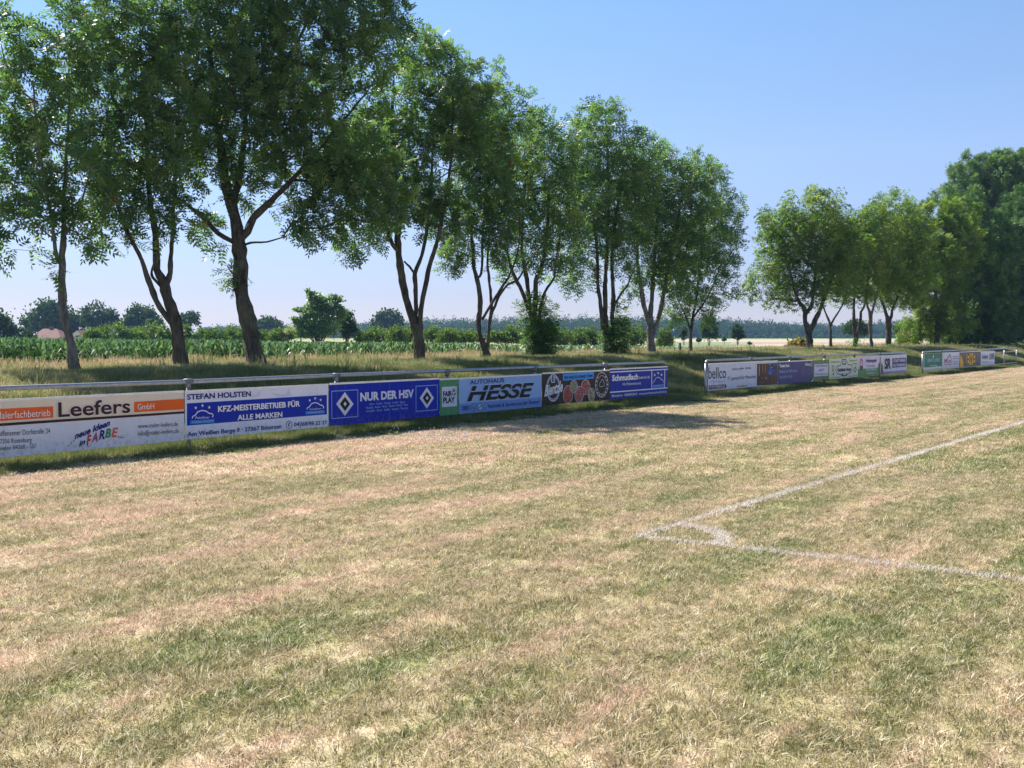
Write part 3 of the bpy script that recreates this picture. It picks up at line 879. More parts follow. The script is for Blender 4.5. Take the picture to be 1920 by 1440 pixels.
# 3 -- supporters, blue with lozenges
b = Banner(3, 55, 1642, 245, 836, ROYAL, 'royal blue banner with two framed black and white lozenges')
for (x0, x1, y0, y1, cx, cy, rx, ry) in ((86, 468, 330, 735, 277, 518, 124, 172), (1300, 1614, 258, 630, 1458, 432, 103, 155)):
    b.grp = str(x0); b.frame('border', x0, x1, y0, y1, 0.012, SKYB, 1)
    for k, m in ((1.0, PALEB), (0.60, BLACK), (0.20, PALEB)):
        b.poly('emblem', [(cx - rx * k, cy), (cx, cy + ry * k), (cx + rx * k, cy), (cx, cy - ry * k)], m, 2 + int(3 * (1 - k)))
b.text('NUR DER HSV', 500, 1270, 362, 474, PALEB, 0.04, 0, 418)
b.text('Björn · Caddel · Claudia · Cuddel · Eggers', 636, 1146, 506, 534, SKYB, 0.0, 0, 498)
b.text('Henning · Kessle · Mario · Markus · Mücke · Peter', 584, 1188, 558, 588, SKYB, 0.0, 0, 540)
b.text('Schröder · Simon · Steffen · Stephan · Thorsten', 592, 1188, 606, 636, SKYB, 0.0, 0, 588)
b.done()
# 4 -- fair play
m_speckle, nt_, out_ = mat_new('printed_lawn')
bsdf(nt_, out_, ramp(nt_, noise(nt_, geo_pos(nt_), 45, 4, 0.7), [(0.35, (0.03, 0.16, 0.05)), (0.65, (0.10, 0.36, 0.13))]), 0.45, 0.35)
b = Banner(3, 1648, 1916, 178, 690, m_speckle, 'narrow lawn green banner with a white square about fair play')
b.rect('sign_field', 1676, 1892, 274, 566, PALEB, 1)
b.text('FAIR', 1692, 1818, 340, 412, BLACK, 0.04, 0, 400)
b.text('PLAY', 1692, 1862, 430, 506, BLACK, 0.04, 0, 494)
b.ell('emblem', 1848, 346, 32, 52, BLACK, 2, 0.88); b.ell('emblem', 1846, 330, 12, 18, BLACK, 2); b.ell('emblem', 1862, 374, 9, 14, BLACK, 2); b.ell('emblem', 1830, 372, 7, 12, BLACK, 2)
b.done()
# 5 -- car dealer
b = Banner(4, 352, 1706, 362, 930, SKYB, 'light blue banner with huge slanted black lettering of a car dealer')
b.poly('stripe', [(354, 764), (1706, 652), (1706, 800), (354, 930)], MIDB, 1)
b.text('AUTOHAUS', 528, 1090, 376, 444, NAVY, 0.015, 0, 406)
b.text('HESSE', 476, 1584, 482, 718, PALEB, 0.05, 0.3, 634, 2)
b.text('HESSE', 480, 1578, 486, 714, BLACK, 0.035, 0.3, 632, 3)
b.poly('lettering', [(470, 556), (1600, 488), (1600, 498), (470, 574)], SKYB, 4)
b.text('... Vertrieb & Service aus der Region!', 762, 1664, 774, 838, NAVY, 0.015, 0, 752)
for k in range(4): b.ell('emblem', 420 + 27 * k, 832 - 2 * k, 24, 34, NAVY, 2, 0.72)
b.grp = 'v'; b.ell('emblem', 590, 820, 39, 60, NAVY, 2, 0.86); b.ell('emblem', 590, 820, 30, 46, PALEB, 2, 0.86)
b.stroke('emblem', [(570, 800), (582, 850), (590, 822), (598, 850), (610, 798)], 0.014, NAVY, 3)
b.grp = 's'; b.ell('emblem', 697, 810, 38, 60, NAVY, 2, 0.84); b.ell('emblem', 697, 810, 31, 50, PALEB, 2); b.stroke('emblem', [(680, 830), (700, 800), (716, 780)], 0.03, GREENB, 3)
b.done()
# 6 -- food shop, dark brown
m_food, nt_, out_ = mat_new('printed_food_photographs')
bsdf(nt_, out_, ramp(nt_, noise(nt_, geo_pos(nt_), 26, 4, 0.7), [(0.34, (0.12, 0.012, 0.01)), (0.50, (0.36, 0.035, 0.02)), (0.64, (0.45, 0.14, 0.07)), (0.76, (0.6, 0.42, 0.25))]), 0.45, 0.35)
m_food2, nt_, out_ = mat_new('printed_meat_photographs')
bsdf(nt_, out_, ramp(nt_, noise(nt_, geo_pos(nt_), 22, 3, 0.6), [(0.36, (0.14, 0.02, 0.02)), (0.52, (0.34, 0.06, 0.06)), (0.68, (0.60, 0.34, 0.32))]), 0.45, 0.35)
m_salad, nt_, out_ = mat_new('printed_salad_photographs')
bsdf(nt_, out_, ramp(nt_, noise(nt_, geo_pos(nt_), 30, 3, 0.6), [(0.36, (0.06, 0.06, 0.03)), (0.5, (0.25, 0.20, 0.08)), (0.66, (0.5, 0.50, 0.42))]), 0.45, 0.35)
b = Banner(5, 46, 945, 296, 714, CHOC, 'dark brown banner with round pictures of food and white script')
b.frect('stripe', 0, 1, 0, 0.09, ink(38, 28, 26), 1)
b.ell('emblem', 192, 480, 92, 182, PALEB, 2, 0.90); b.ell('emblem', 192, 480, 78, 155, PALEB, 2, 0.93)
b.poly('emblem', [(160, 300), (160, 412), (214, 407), (214, 294)], PALEB, 3)
b.text('E', 172, 206, 316, 392, CHOC, 0.03, 0, 388, 4)
b.text('Bientzle', 70, 316, 452, 592, WHITE, 0.03, 0.35, 520, 4)
b.poly('stripe', [(318, 294), (732, 264), (732, 352), (318, 384)], LBLUE, 2)
b.text('EIN UNSCHLAGBARES TEAM!', 340, 716, 324, 362, NAVY, 0.03, 0, 334, 3)
for (cx, cy, rx, ry, m, L) in ((388, 566, 66, 122, m_food, 2), (460, 462, 54, 86, m_salad, 5), (535, 566, 60, 112, m_food2, 3), (622, 470, 62, 104, m_food2, 2), (697, 570, 48, 92, m_salad, 4)):
    n_ = 'food_picture#%d' % cx; b.ell(n_, cx, cy, rx, ry, PALEB, L); b.ell(n_, cx, cy, rx * 0.92, ry * 0.94, m, L + 1)
b.grp = 'seal'; b.ell('emblem', 838, 438, 88, 168, PALEB, 2, 0.95); b.ell('emblem', 838, 438, 64, 126, PALEB, 2, 0.96)
for k in range(16):
    if k in (11, 12, 13): continue
    w = 2 * math.pi * k / 16
    b.ell('emblem', 838 + 74 * math.cos(w), 438 + 144 * math.sin(w) - 0.07 * 74 * math.cos(w), 7, 10, PALEB, 2)
b.stroke('emblem', [(806, 462), (812, 410), (846, 366), (866, 378), (858, 410), (878, 418), (868, 450), (842, 462), (812, 462)], 0.012, PALEB, 2)
b.done()
# 7 -- garage, dark blue with white rules
b = Banner(5, 951, 1720, 240, 635, DBLUE, 'dark blue garage banner with white rules, last on the long barrier')
for (v, w) in ((0.925, 0.035), (0.245, 0.04)):
    b.frect('rule', 0, 1, v - w / 2, v + w / 2, WHITE, 1)
b.frect('rule', 0.70, 0.712, 0.265, 0.905, WHITE, 1); b.frect('rule', 0.937, 0.949, 0.265, 0.905, WHITE, 1)
b.text('Schmudlach', 976, 1324, 312, 386, WHITE, 0.035, 0, 362)
b.text('GmbH & Co. KG', 1334, 1476, 328, 358, WHITE, 0.02, 0, 348)
b.text('Kfz-Meisterbetrieb', 1116, 1360, 412, 446, WHITE, 0.0, 0, 430)
b.text('Mulmshorn · 04268/9204-0 · www.autodienst-schmudlach.de', 972, 1700, 570, 602, WHITE, 0.01, 0, 540)
car_emblem(b, 1506, 1670, 258, 488, 0.08)
b.text('WERKSTATT', 1516, 1664, 444, 466, SKYB, 0.02, 0, 450, 4)
b.done()
# 8 -- IT firm
b = Banner(6, 152, 1292, 380, 812, ink(200, 206, 226), 'pale banner with dark glass picture at its end, first on the middle barrier')
b.text('bellco', 158, 446, 428, 612, BLACK, 0.0, 0, 600)
b.stroke('emblem', [(185, 640), (190, 668), (415, 655), (420, 632)], 0.014, MIDB, 2)
for x_ in (240, 290, 330, 372): b.stroke('emblem', [(x_, 625), (x_, 664)], 0.01, MIDB, 2)
b.poly('stripe', [(164, 722), (440, 702), (456, 736), (440, 764), (164, 792)], ink(110, 44, 60), 1)
b.text('IT-SYSTEMHAUS', 176, 424, 728, 776, PALEB, 0.02, 0, 760, 3)
b.text('Rotenburg 04261 - 966 306', 552, 852, 436, 470, GREYT, 0, 0, 452)
b.text('IT: gemacht für Menschen', 474, 934, 580, 640, GREYT, 0, 0, 600)
b.text('www.bellco.de', 626, 790, 716, 750, BLACK, 0, 0, 738)
b.poly('picture', [(952, 370), (1288, 352), (1284, 704), (952, 726)], ink(76, 56, 48), 1)
for (x_, y0, y1, w, m) in ((990, 392, 560, .035, ink(200, 170, 150)), (1042, 392, 520, .03, ink(190, 120, 110)), (1092, 384, 520, .03, ink(180, 120, 140)), (1100, 585, 625, .03, ink(210, 200, 180)), (1040, 595, 606, .03, PALEB)):
    b.stroke('picture', [(x_, y0), (x_, y1)], w, m, 2)
for k in range(26):
    r_ = random.Random(k); b.ell('picture', 1135 + 110 * r_.random(), 372 + 180 * r_.random() ** 1.5, 7 + 6 * r_.random(), 9 + 9 * r_.random(), [ink(30, 70, 190), LBLUE, ink(60, 90, 220)][k % 3], 2)
b.done()
# 9 -- insurance
b = Banner(6, 1299, 1866, 345, 712, ink(72, 72, 122), 'violet grey banner with small white lettering, beside the glass picture')
b.text('Torsten Koch', 1318, 1480, 378, 424, WHITE, 0.04, 0, 416)
b.text('Mühlenstr. 56, 27367 Ahausen', 1312, 1612, 474, 518, SKYB, 0.0, 0, 500)
b.text('Telefon 0 42 69 / 95 95 96', 1314, 1526, 568, 612, SKYB, 0.0, 0, 596)
b.text('Allianz', 1738, 1826, 352, 398, WHITE, 0.02, 0, 394)
b.grp = 'e'; b.ell('emblem', 1842, 378, 11, 34, WHITE, 2, 0.7)
b.grp = 'c'; b.poly('emblem', [(1866, 606), (1842, 660), (1866, 656)], WHITE, 2)
b.done()
# 10 -- club greeting
b = Banner(7, 216, 477, 312, 636, ink(92, 132, 84), 'leaf green banner carrying a small white greeting board', trim=False)
b.rect('sign_field', 232, 462, 376, 578, ink(208, 206, 228), 1)
b.text('Herzlich Willkommen', 250, 444, 388, 418, NAVY, 0.0, 0, 408)
b.text('beim TSV', 306, 388, 454, 488, NAVY, 0.02, 0, 480)
b.text('Wümmesportverein', 244, 452, 520, 550, ink(120, 60, 110), 0.0, 0, 540)
b.done()
# 11 -- inn
b = Banner(7, 481, 952, 290, 624, ink(206, 216, 190), 'pale green banner of an inn with blue gable drawing in the middle', trim=False)
b.text('So liegen Feste...', 496, 660, 322, 352, GREYT, 0.0, 0, 342)
b.text('...besonders in', 796, 936, 304, 330, GREYT, 0.0, 0, 320)
b.text('der Kneipe!', 850, 938, 356, 380, GREYT, 0.0, 0, 372)
b.stroke('emblem', [(600, 408), (584, 470), (604, 530), (660, 536), (678, 556), (766, 548), (786, 522), (836, 510), (858, 450), (838, 388), (780, 378), (770, 330), (750, 294), (690, 298), (672, 340), (660, 398), (600, 408)], 0.03, BLUE, 2)
b.text('Gasthaus', 612, 740, 440, 496, NAVY, 0.04, 0, 484)
b.text('Hoops', 752, 836, 432, 486, NAVY, 0.04, 0, 478)
b.ell('emblem', 720, 350, 34, 34, BLUE, 2, 0.75)
b.stroke('emblem', [(690, 398), (700, 370), (722, 360), (745, 372), (750, 392)], 0.03, BLUE, 2)
b.grp = 'k'; b.ell('emblem', 722, 546, 50, 26, ink(44, 44, 70), 3); b.ell('emblem', 722, 540, 26, 14, PALEB, 4)
b.grp = 'l'; b.stroke('emblem', [(548, 398), (522, 410), (524, 460), (540, 490), (552, 450), (548, 398)], 0.035, GREYT, 2)
b.ell('emblem', 542, 538, 12, 12, BLACK, 2); b.stroke('emblem', [(541, 490), (542, 535)], 0.03, GREYT, 2)
b.grp = 'm'; b.ell('emblem', 900, 464, 22, 44, ink(110, 124, 90), 2, 0.55); b.stroke('emblem', [(908, 425), (914, 398)], 0.02, GREYT, 2)
b.text('Hauptstr. 1, 27367 Bötersen', 498, 650, 588, 606, GREYT, 0.0, 0, 594)
b.text('www.gasthaus-hoops.de', 790, 934, 560, 580, GREYT, 0.0, 0, 566)
b.done()
# 12 -- home match
b = Banner(7, 955, 1286, 250, 588, ink(214, 206, 226), 'lilac over green banner with red double chevron and grey drop', trim=False)
b.frect('stripe', 0, 1, 0, 0.40, ink(92, 150, 90), 1)
for dy, m in ((0, RED), (46, ink(190, 130, 150))):
    b.poly('emblem', [(970, 334 + dy), (1002, 276 + dy), (1002, 306 + dy), (976, 344 + dy)], m, 2)
    b.poly('emblem', [(1034, 328 + dy), (1002, 276 + dy), (1002, 306 + dy), (1030, 338 + dy)], m, 2)
b.grp = 'd'; b.ell('emblem', 1002, 424, 29, 34, ink(96, 92, 96), 2); b.poly('emblem', [(975, 436), (1029, 434), (1002, 508)], ink(96, 92, 96), 2)
b.text('Heimspiel', 1076, 1252, 284, 346, NAVY, 0.02, 0, 338)
b.text('fürs Dorfleben', 1098, 1224, 388, 418, GREYT, 0.0, 0, 410)
b.text('DIE VOLKSBANK', 1076, 1248, 446, 480, PALEB, 0.02, 0, 470)
b.text('IN DER REGION', 1088, 1222, 510, 542, PALEB, 0.02, 0, 534)
b.done()
# 13 -- municipal works
b = Banner(7, 1287, 1746, 232, 548, ink(206, 208, 228), 'white banner with a bottle and two black initials, last on the middle barrier', trim=False)
b.frect('stripe', 0.16, 1, 0, 0.13, ink(140, 146, 178), 1)
b.poly('emblem', [(1288, 548), (1286, 372), (1306, 346), (1309, 250), (1317, 250), (1322, 344), (1354, 390), (1362, 540)], ink(96, 96, 76), 2)
b.stroke('emblem', [(1318, 290), (1320, 350), (1308, 540)], 0.05, PALEB, 3)
b.stroke('emblem', [(1286, 545), (1286, 372), (1306, 346), (1309, 252)], 0.03, ink(60, 60, 50), 3)
b.text('SR', 1380, 1488, 292, 448, BLACK, 0.045, 0, 438)
b.poly('stripe', [(1510, 282), (1738, 266), (1738, 414), (1510, 434)], ink(46, 48, 110), 1)
b.text('STADTWERKE', 1526, 1722, 300, 344, PALEB, 0.03, 0, 328, 3)
b.text('ROTENBURG', 1526, 1722, 374, 414, PALEB, 0.03, 0, 400, 3)
b.done()
# 14..17 far barrier
b = Banner(8, 205, 525, 300, 580, ink(206, 218, 226), 'bottle green banner with pale edge, first on the far barrier', trim=False)
b.frect('sign_field', 0.02, 0.98, 0.14, 0.985, ink(20, 118, 88), 1)
b.poly('emblem', [(352, 372), (367, 316), (378, 370)], PALEB, 2)
b.stroke('emblem', [(367, 360), (372, 470)], 0.05, ink(150, 190, 180), 2)
b.text('HENKE', 266, 352, 394, 446, SKYB, 0.03, 0, 442)
b.text('OSTEN', 384, 468, 390, 442, SKYB, 0.03, 0, 438)
b.text('Immobilien', 314, 432, 494, 518, PALEB, 0.02, 0, 512)
b.done()
b = Banner(8, 527, 815, 284, 560, ink(206, 208, 228), 'white banner with a line drawing of a house gable, on the far barrier', trim=False)
b.stroke('emblem', [(552, 398), (562, 414), (590, 412), (644, 320), (666, 368), (668, 480)], 0.06, ink(70, 66, 80), 2)
b.text('Zimmerei', 552, 668, 434, 462, ink(150, 60, 70), 0.02, 0, 456)
b.frame('border', 552, 668, 424, 500, 0.03, ink(150, 70, 80), 1)
for yy in (346, 380, 434, 470): b.text('Holzbau Dach', 696, 796, yy, yy + 14, GREYT, 0.02, 0, yy + 10)
b.done()
b = Banner(8, 818, 1181, 282, 534, ink(98, 92, 104), 'grey banner with yellow lettering and yellow curve, on the far barrier')
b.poly('emblem', [(820, 334), (846, 350), (868, 410), (880, 470), (884, 528), (820, 532)], ink(232, 176, 40), 2)
b.poly('sign_field', [(932, 306), (1078, 296), (1078, 486), (932, 500)], ink(240, 196, 50), 2)
b.text('EWE', 940, 1072, 312, 492, ink(60, 52, 40), 0.02, 0, 482, 3)
b.done()
b = Banner(8, 1183, 1421, 266, 512, ink(206, 212, 228), 'light banner with teal lettering above a pale stripe, last on the far barrier', trim=False)
b.text('Aukamp', 1196, 1300, 320, 390, ink(40, 80, 130), 0.02, 0, 380)
b.text('UWE', 1326, 1410, 306, 400, ink(40, 110, 120), 0.05, 0, 392)
b.frect('stripe', 0, 1, 0.30, 0.36, ink(232, 236, 240), 1)
b.text('Heizung · Sanitär', 1200, 1300, 432, 452, GREYT, 0, 0, 446)
b.done()

# ------------------------------------------------------------------ trees
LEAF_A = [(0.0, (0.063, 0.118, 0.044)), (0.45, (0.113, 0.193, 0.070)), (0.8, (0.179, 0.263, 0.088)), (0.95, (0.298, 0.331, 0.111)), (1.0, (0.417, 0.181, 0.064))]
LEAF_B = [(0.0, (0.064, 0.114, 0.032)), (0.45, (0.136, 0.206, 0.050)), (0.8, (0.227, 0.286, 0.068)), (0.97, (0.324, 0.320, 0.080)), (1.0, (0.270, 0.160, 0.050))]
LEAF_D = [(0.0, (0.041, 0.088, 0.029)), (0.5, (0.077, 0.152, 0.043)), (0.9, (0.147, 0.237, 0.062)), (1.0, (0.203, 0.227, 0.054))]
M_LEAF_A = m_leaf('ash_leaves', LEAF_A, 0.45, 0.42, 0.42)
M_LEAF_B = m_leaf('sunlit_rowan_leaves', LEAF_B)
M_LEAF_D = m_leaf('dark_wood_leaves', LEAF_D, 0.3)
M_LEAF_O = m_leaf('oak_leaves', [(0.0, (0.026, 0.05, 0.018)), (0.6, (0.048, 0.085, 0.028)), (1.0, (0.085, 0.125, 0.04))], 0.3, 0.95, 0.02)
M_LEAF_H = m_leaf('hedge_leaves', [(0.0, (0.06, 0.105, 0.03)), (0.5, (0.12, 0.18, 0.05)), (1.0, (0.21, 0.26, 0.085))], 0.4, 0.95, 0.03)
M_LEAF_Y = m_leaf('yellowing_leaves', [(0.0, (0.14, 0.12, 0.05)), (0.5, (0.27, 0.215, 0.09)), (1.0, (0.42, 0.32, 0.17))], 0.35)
M_BLOSSOM = m_leaf('elder_blossom', [(0.0, (0.42, 0.42, 0.25)), (1.0, (0.75, 0.73, 0.52))], 0.3)

def catmull(P, step):
    P = [np.array(q, float) for q in P]
    out = []
    for i in range(len(P) - 1):
        p0 = P[max(i - 1, 0)]; p1 = P[i]; p2 = P[i + 1]; p3 = P[min(i + 2, len(P) - 1)]
        n = max(2, int(np.linalg.norm((p2 - p1)[:3]) / step))
        for k in range(n):
            u = k / n
            out.append(0.5 * ((2 * p1) + (-p0 + p2) * u + (2 * p0 - 5 * p1 + 4 * p2 - p3) * u * u + (-p0 + 3 * p1 - 3 * p2 + p3) * u ** 3))
    out.append(P[-1])
    return np.array(out)
def unit(v): return v / np.maximum(np.linalg.norm(v, axis=-1, keepdims=True), 1e-9)
def rand_dir(n, r):
    return unit(r.normal(size=(n, 3)))
def pinnate(org, dirn, L, pairs, wl, r, upv=None):
    """compound leaves: org (n,3), unit dirn (n,3), length L (n,), as 4-cornered leaflets"""
    n = len(org)
    up = np.tile([0, 0, 1.0], (n, 1)) + r.normal(0, 0.22, (n, 3)) + (upv if upv is not None else 0)
    side = unit(np.cross(dirn, up)); nor = np.cross(side, dirn)
    VV = []
    ll = L * 0.42
    for k in range(pairs):
        u = 0.22 + 0.66 * k / max(pairs - 1, 1)
        b = org + dirn * (L * u)[:, None] - np.array([0, 0, 1]) * (L * 0.25 * u * u)[:, None]
        for sg in (-1, 1):
            d = unit(side * sg * 0.85 + dirn * 0.55 - nor * r.uniform(0.0, 0.45, n)[:, None])
            w = np.cross(d, nor) * (ll * wl)[:, None]
            m = b + d * (ll * 0.45)[:, None]
            VV.append(np.stack([b, m + w, b + d * ll[:, None], m - w], 1))
    b = org + dirn * (L * 0.92)[:, None] - np.array([0, 0, 1]) * (L * 0.24)[:, None]
    w = side * (ll * wl)[:, None]; m = b + dirn * (ll * 0.45)[:, None]
    VV.append(np.stack([b, m + w, b + dirn * ll[:, None], m - w], 1))
    V = np.stack(VV, 1)                                   # n, leaflets, 4, 3
    return V.reshape(-1, 3), V.shape[1]
def segs_mesh(A, B, ra, rb, k=4):
    """straight tapered twigs, vectorised"""
    n = len(A); d = unit(B - A)
    ref = np.where(np.abs(d[:, 2:3]) < 0.9, np.array([[0, 0, 1.0]]), np.array([[1.0, 0, 0]]))
    a = unit(np.cross(d, ref)); b = np.cross(d, a)
    w = np.arange(k) * 2 * np.pi / k
    ring = a[:, None, :] * np.cos(w)[None, :, None] + b[:, None, :] * np.sin(w)[None, :, None]
    V = np.concatenate([A[:, None] + ring * ra[:, None, None], B[:, None] + ring * rb[:, None, None]], 1).reshape(-1, 3)
    i = np.arange(k); j = (i + 1) % k
    F = np.stack([i, j, j + k, i + k], 1)
    return V, (F[None] + (np.arange(n) * 2 * k)[:, None, None]).reshape(-1, 4)

def tree(name, label, Y, stems, blobs, ltip, leaf_m, bark, seed, tip_gap=0.42, per=12, leafL=(0.16, 0.26), pairs=4, ivy=(), reach=1.0, top_tint=0.0, group='trees on the bank', cat='tree', bend=1.0, min_r=0.006, sparse=0.15):
    """stems: (points (px,py,width px), depth lean) lists traced on the photograph; the first is the trunk. blobs: crown lobes (px,py,rx,ry[,dy])"""
    r = np.random.default_rng(seed)
    mpp = Y / FPX
    base = np.array(at(stems[0][0][0][0], stems[0][0][0][1], Y))
    gz = gz_xy(base[0], base[1])
    root = thing(name, (base[0], base[1], gz), label, cat, group)
    nodes = []; par = []; rad = []; trunkV, trunkF = [], []; nb = 0
    for si, (pts, dep) in enumerate(stems):
        P = []
        for i, (px, py, w) in enumerate(pts):
            u = i / max(len(pts) - 1, 1)
            q = at(px, py, Y + dep * u ** 1.3 * bend)
            P.append((*q, w * mpp / 2))
        if si == 0:
            P[0] = (P[0][0], P[0][1], min(P[0][2], gz) - 0.12, P[0][3] * 1.12)
        C = catmull(P, 0.16)
        C[:, 3] = np.maximum(C[:, 3], 0.008)
        C[1:, :2] += r.normal(0, 0.006, (len(C) - 1, 2))
        # mesh
        k = 12 if C[0, 3] > 0.06 else 8
        d = unit(np.gradient(C[:, :3], axis=0)); ref = np.array([1.0, 0.2, 0.1]); ring = []
        w = np.arange(k) * 2 * np.pi / k; ph = r.uniform(0, 6.28)
        for i in range(len(C)):
            a_ = unit(ref - d[i] * ref.dot(d[i])); b_ = np.cross(d[i], a_); ref = a_
            lump = 1 + 0.09 * np.sin(3 * w + ph + i * 0.35) + 0.06 * np.sin(2 * w - i * 0.6 + ph) + 0.05 * r.normal(0, 1, k) + 0.07 * r.normal()
            if si == 0: lump = lump * (1 + 0.45 * math.exp(-i * 0.16 / 0.16) * (1 + 0.25 * np.sin(5 * w + ph)))
            ring.append(C[i, :3] + (a_[None] * np.cos(w)[:, None] + b_[None] * np.sin(w)[:, None]) * (C[i, 3] * lump)[:, None])
        ring = np.array(ring); nn = len(C)
        i = np.arange(k); j = (i + 1) % k
        f = np.stack([i, j, j + k, i + k], 1)
        trunkV.append(ring.reshape(-1, 3)); trunkF.append((f[None] + (np.arange(nn - 1) * k)[:, None, None]).reshape(-1, 4) + nb); nb += nn * k
        b0 = len(nodes)
        for i in range(nn):
            nodes.append(C[i, :3]); par.append(-1 if i == 0 else b0 + i - 1); rad.append(C[i, 3])
    ns = len(nodes)
    # crown lobes -> attractor points
    att = []
    for bl in blobs:
        px, py, rx, ry = bl[0], bl[1], bl[2] * 1.12, bl[3] * 1.10; dy = bl[4] if len(bl) > 4 else r.uniform(-0.35, 0.35) * (rx * mpp)
        c = np.array(at(px, py, Y + dy)); R3 = np.array([rx * mpp, 0.5 * (rx + ry) * mpp, ry * mpp])
        vol = 4.19 * R3.prod(); n = int(vol / tip_gap ** 3 * 1.25) + 4
        q = rand_dir(n, r) * (r.random((n, 1)) ** 0.42)
        att.append(c + q * R3)
    att = np.concatenate(att)
    # holes in the crown
    fr = np.sin(att[:, 0] * 2.3 + seed) * np.sin(att[:, 2] * 2.0 + seed * 1.7) * np.sin(att[:, 1] * 1.9 + seed * 0.6)
    att = att[(fr > -0.45) | (r.random(len(att)) < 0.35)]
    keep = []; cell = {}
    for i, q in enumerate(att):                           # thin out close neighbours
        kx = tuple((q / (tip_gap * 0.72)).astype(int))
        if kx in cell: continue
        cell[kx] = 1; keep.append(i)
    att = att[keep]
    # grow: nearest point of the skeleton, Prim style
    nd = [np.array(q) for q in nodes]
    zmin = min(bl[1] + bl[3] for bl in blobs)
    cand = [i for i in range(ns) if rad[i] < 0.16]
    def cost(A, q): 
        dv = A - q; dd = np.linalg.norm(dv, axis=1)
        return dd + 0.75 * np.maximum(0, -dv[:, 2] + 0.1 * dd)
    best = np.full(len(att), 1e9); who = np.zeros(len(att), int)
    for i in cand[::2]:
        c = cost(att, nd[i]); k = c < best; best[k] = c[k]; who[k] = i
    todo = np.ones(len(att), bool); tips = []; cnt = {}
    tipdir = []
    for _ in range(len(att)):
        bb = np.where(todo, best, 1e9); i = int(np.argmin(bb)); todo[i] = False
        s = who[i]; A = nd[s]; B = att[i]; L = np.linalg.norm(B - A)
        m = max(1, int(L / 0.33)); prev = s
        bow = np.array([0, 0, 0.16 * L]) * (1 if B[2] > A[2] - 0.2 * L else 0.5) + r.normal(0, 0.05 * L, 3)
        for u in range(1, m + 1):
            v = u / m; q = A + (B - A) * v + bow * (4 * v * (1 - v)) * 0.5 + (r.normal(0, 0.02, 3) if u < m else 0)
            nd.append(q); par.append(prev); rad.append(0.0); prev = len(nd) - 1
            c = cost(att, q) * 1.0; k = todo & (c < best); best[k] = c[k]; who[k] = prev
        tips.append(prev); tipdir.append(nd[prev] - nd[par[prev]])
    N = len(nd); load = np.zeros(N); load[tips] = 1
    for i in range(N - 1, ns - 1, -1):
        if par[i] >= 0: load[par[i]] += load[i]
    nd = np.array(nd); par = np.array(par)
    rr = np.maximum(min_r, 0.0052 * load ** 0.46)
    k = np.arange(ns, N); pk = par[k]
    ra = np.where(pk >= ns, rr[pk], np.minimum(rr[k] * 1.15, np.array([rad[min(x, ns - 1)] for x in pk]) * 0.95)); rb = rr[k]
    sv, sf = segs_mesh(nd[pk], nd[k], ra, rb, 5)
    trunkV.append(sv); trunkF.append(sf + nb)
    np_mesh('trunk', np.concatenate(trunkV), np.concatenate(trunkF), bark, root, smooth=True)
    # leaves round the twig ends and along the outer twigs
    tp_ = nd[tips]; td = unit(np.array(tipdir))
    low = np.array([x for x in k if load[x] <= 2]); 
    src = np.concatenate([np.repeat(tp_, per, 0), np.repeat(nd[low], max(1, per // 4), 0)])
    sdir = np.concatenate([np.repeat(td, per, 0), np.repeat(unit(nd[low] - nd[par[low]]), max(1, per // 4), 0)])
    tint_c = np.concatenate([np.repeat(r.normal(0.0, 0.20, len(tp_)), per), np.repeat(r.normal(0, 0.12, len(low)), max(1, per // 4))])
    cup = r.normal(0, 0.55, (len(tp_) + len(low), 3)); upc = np.concatenate([np.repeat(cup[:len(tp_)], per, 0), np.repeat(cup[len(tp_):], max(1, per // 4), 0)])
    n = len(src)
    drop = r.random(n) > sparse
    src, sdir, tint_c, upc = src[drop], sdir[drop], tint_c[drop], upc[drop]; n = len(src)
    dirn = unit(sdir * 0.5 + rand_dir(n, r) * 0.95 + np.array([0, 0, -0.12]))
    org = src + rand_dir(n, r) * (r.random((n, 1)) ** 0.6) * 0.16 * reach
    L = r.uniform(*leafL, n)
    lv, nl = pinnate(org, dirn, L, pairs, 0.18, r, upc)
    ti = np.clip(0.42 + tint_c + r.normal(0, 0.13, n), 0, 0.945)
    ti[r.random(n) < 0.0005] = 1.0
    tint = np.repeat(ti, nl * 4)
    V = [lv]; T = [tint]
    for (px, py, rx, ry, cnt_) in ivy:
        c = np.array(at(px, py, Y)); R3 = np.array([rx, rx, ry]) * mpp
        org = c + rand_dir(cnt_, r) * (r.random((cnt_, 1)) ** 0.5) * R3
        dirn = unit((org - c) / R3 + rand_dir(cnt_, r) * 0.6 + np.array([0, 0, -0.2]))
        v2, n2 = pinnate(org, dirn, r.uniform(leafL[0], leafL[1], cnt_) * 0.95, pairs, 0.17, r)
        V.append(v2); T.append(np.repeat(np.clip(r.normal(0.42, 0.2, cnt_), 0, 0.98), n2 * 4))
    V = np.concatenate(V); T = np.concatenate(T)
    np_mesh('crown', V, np.arange(len(V)).reshape(-1, 4), leaf_m, root, attrs={'tint': ('FLOAT', 'POINT', T)})
    return root
PT = 22.5
NEAR = dict(tip_gap=0.57, per=14, leafL=(0.25, 0.39), pairs=4)
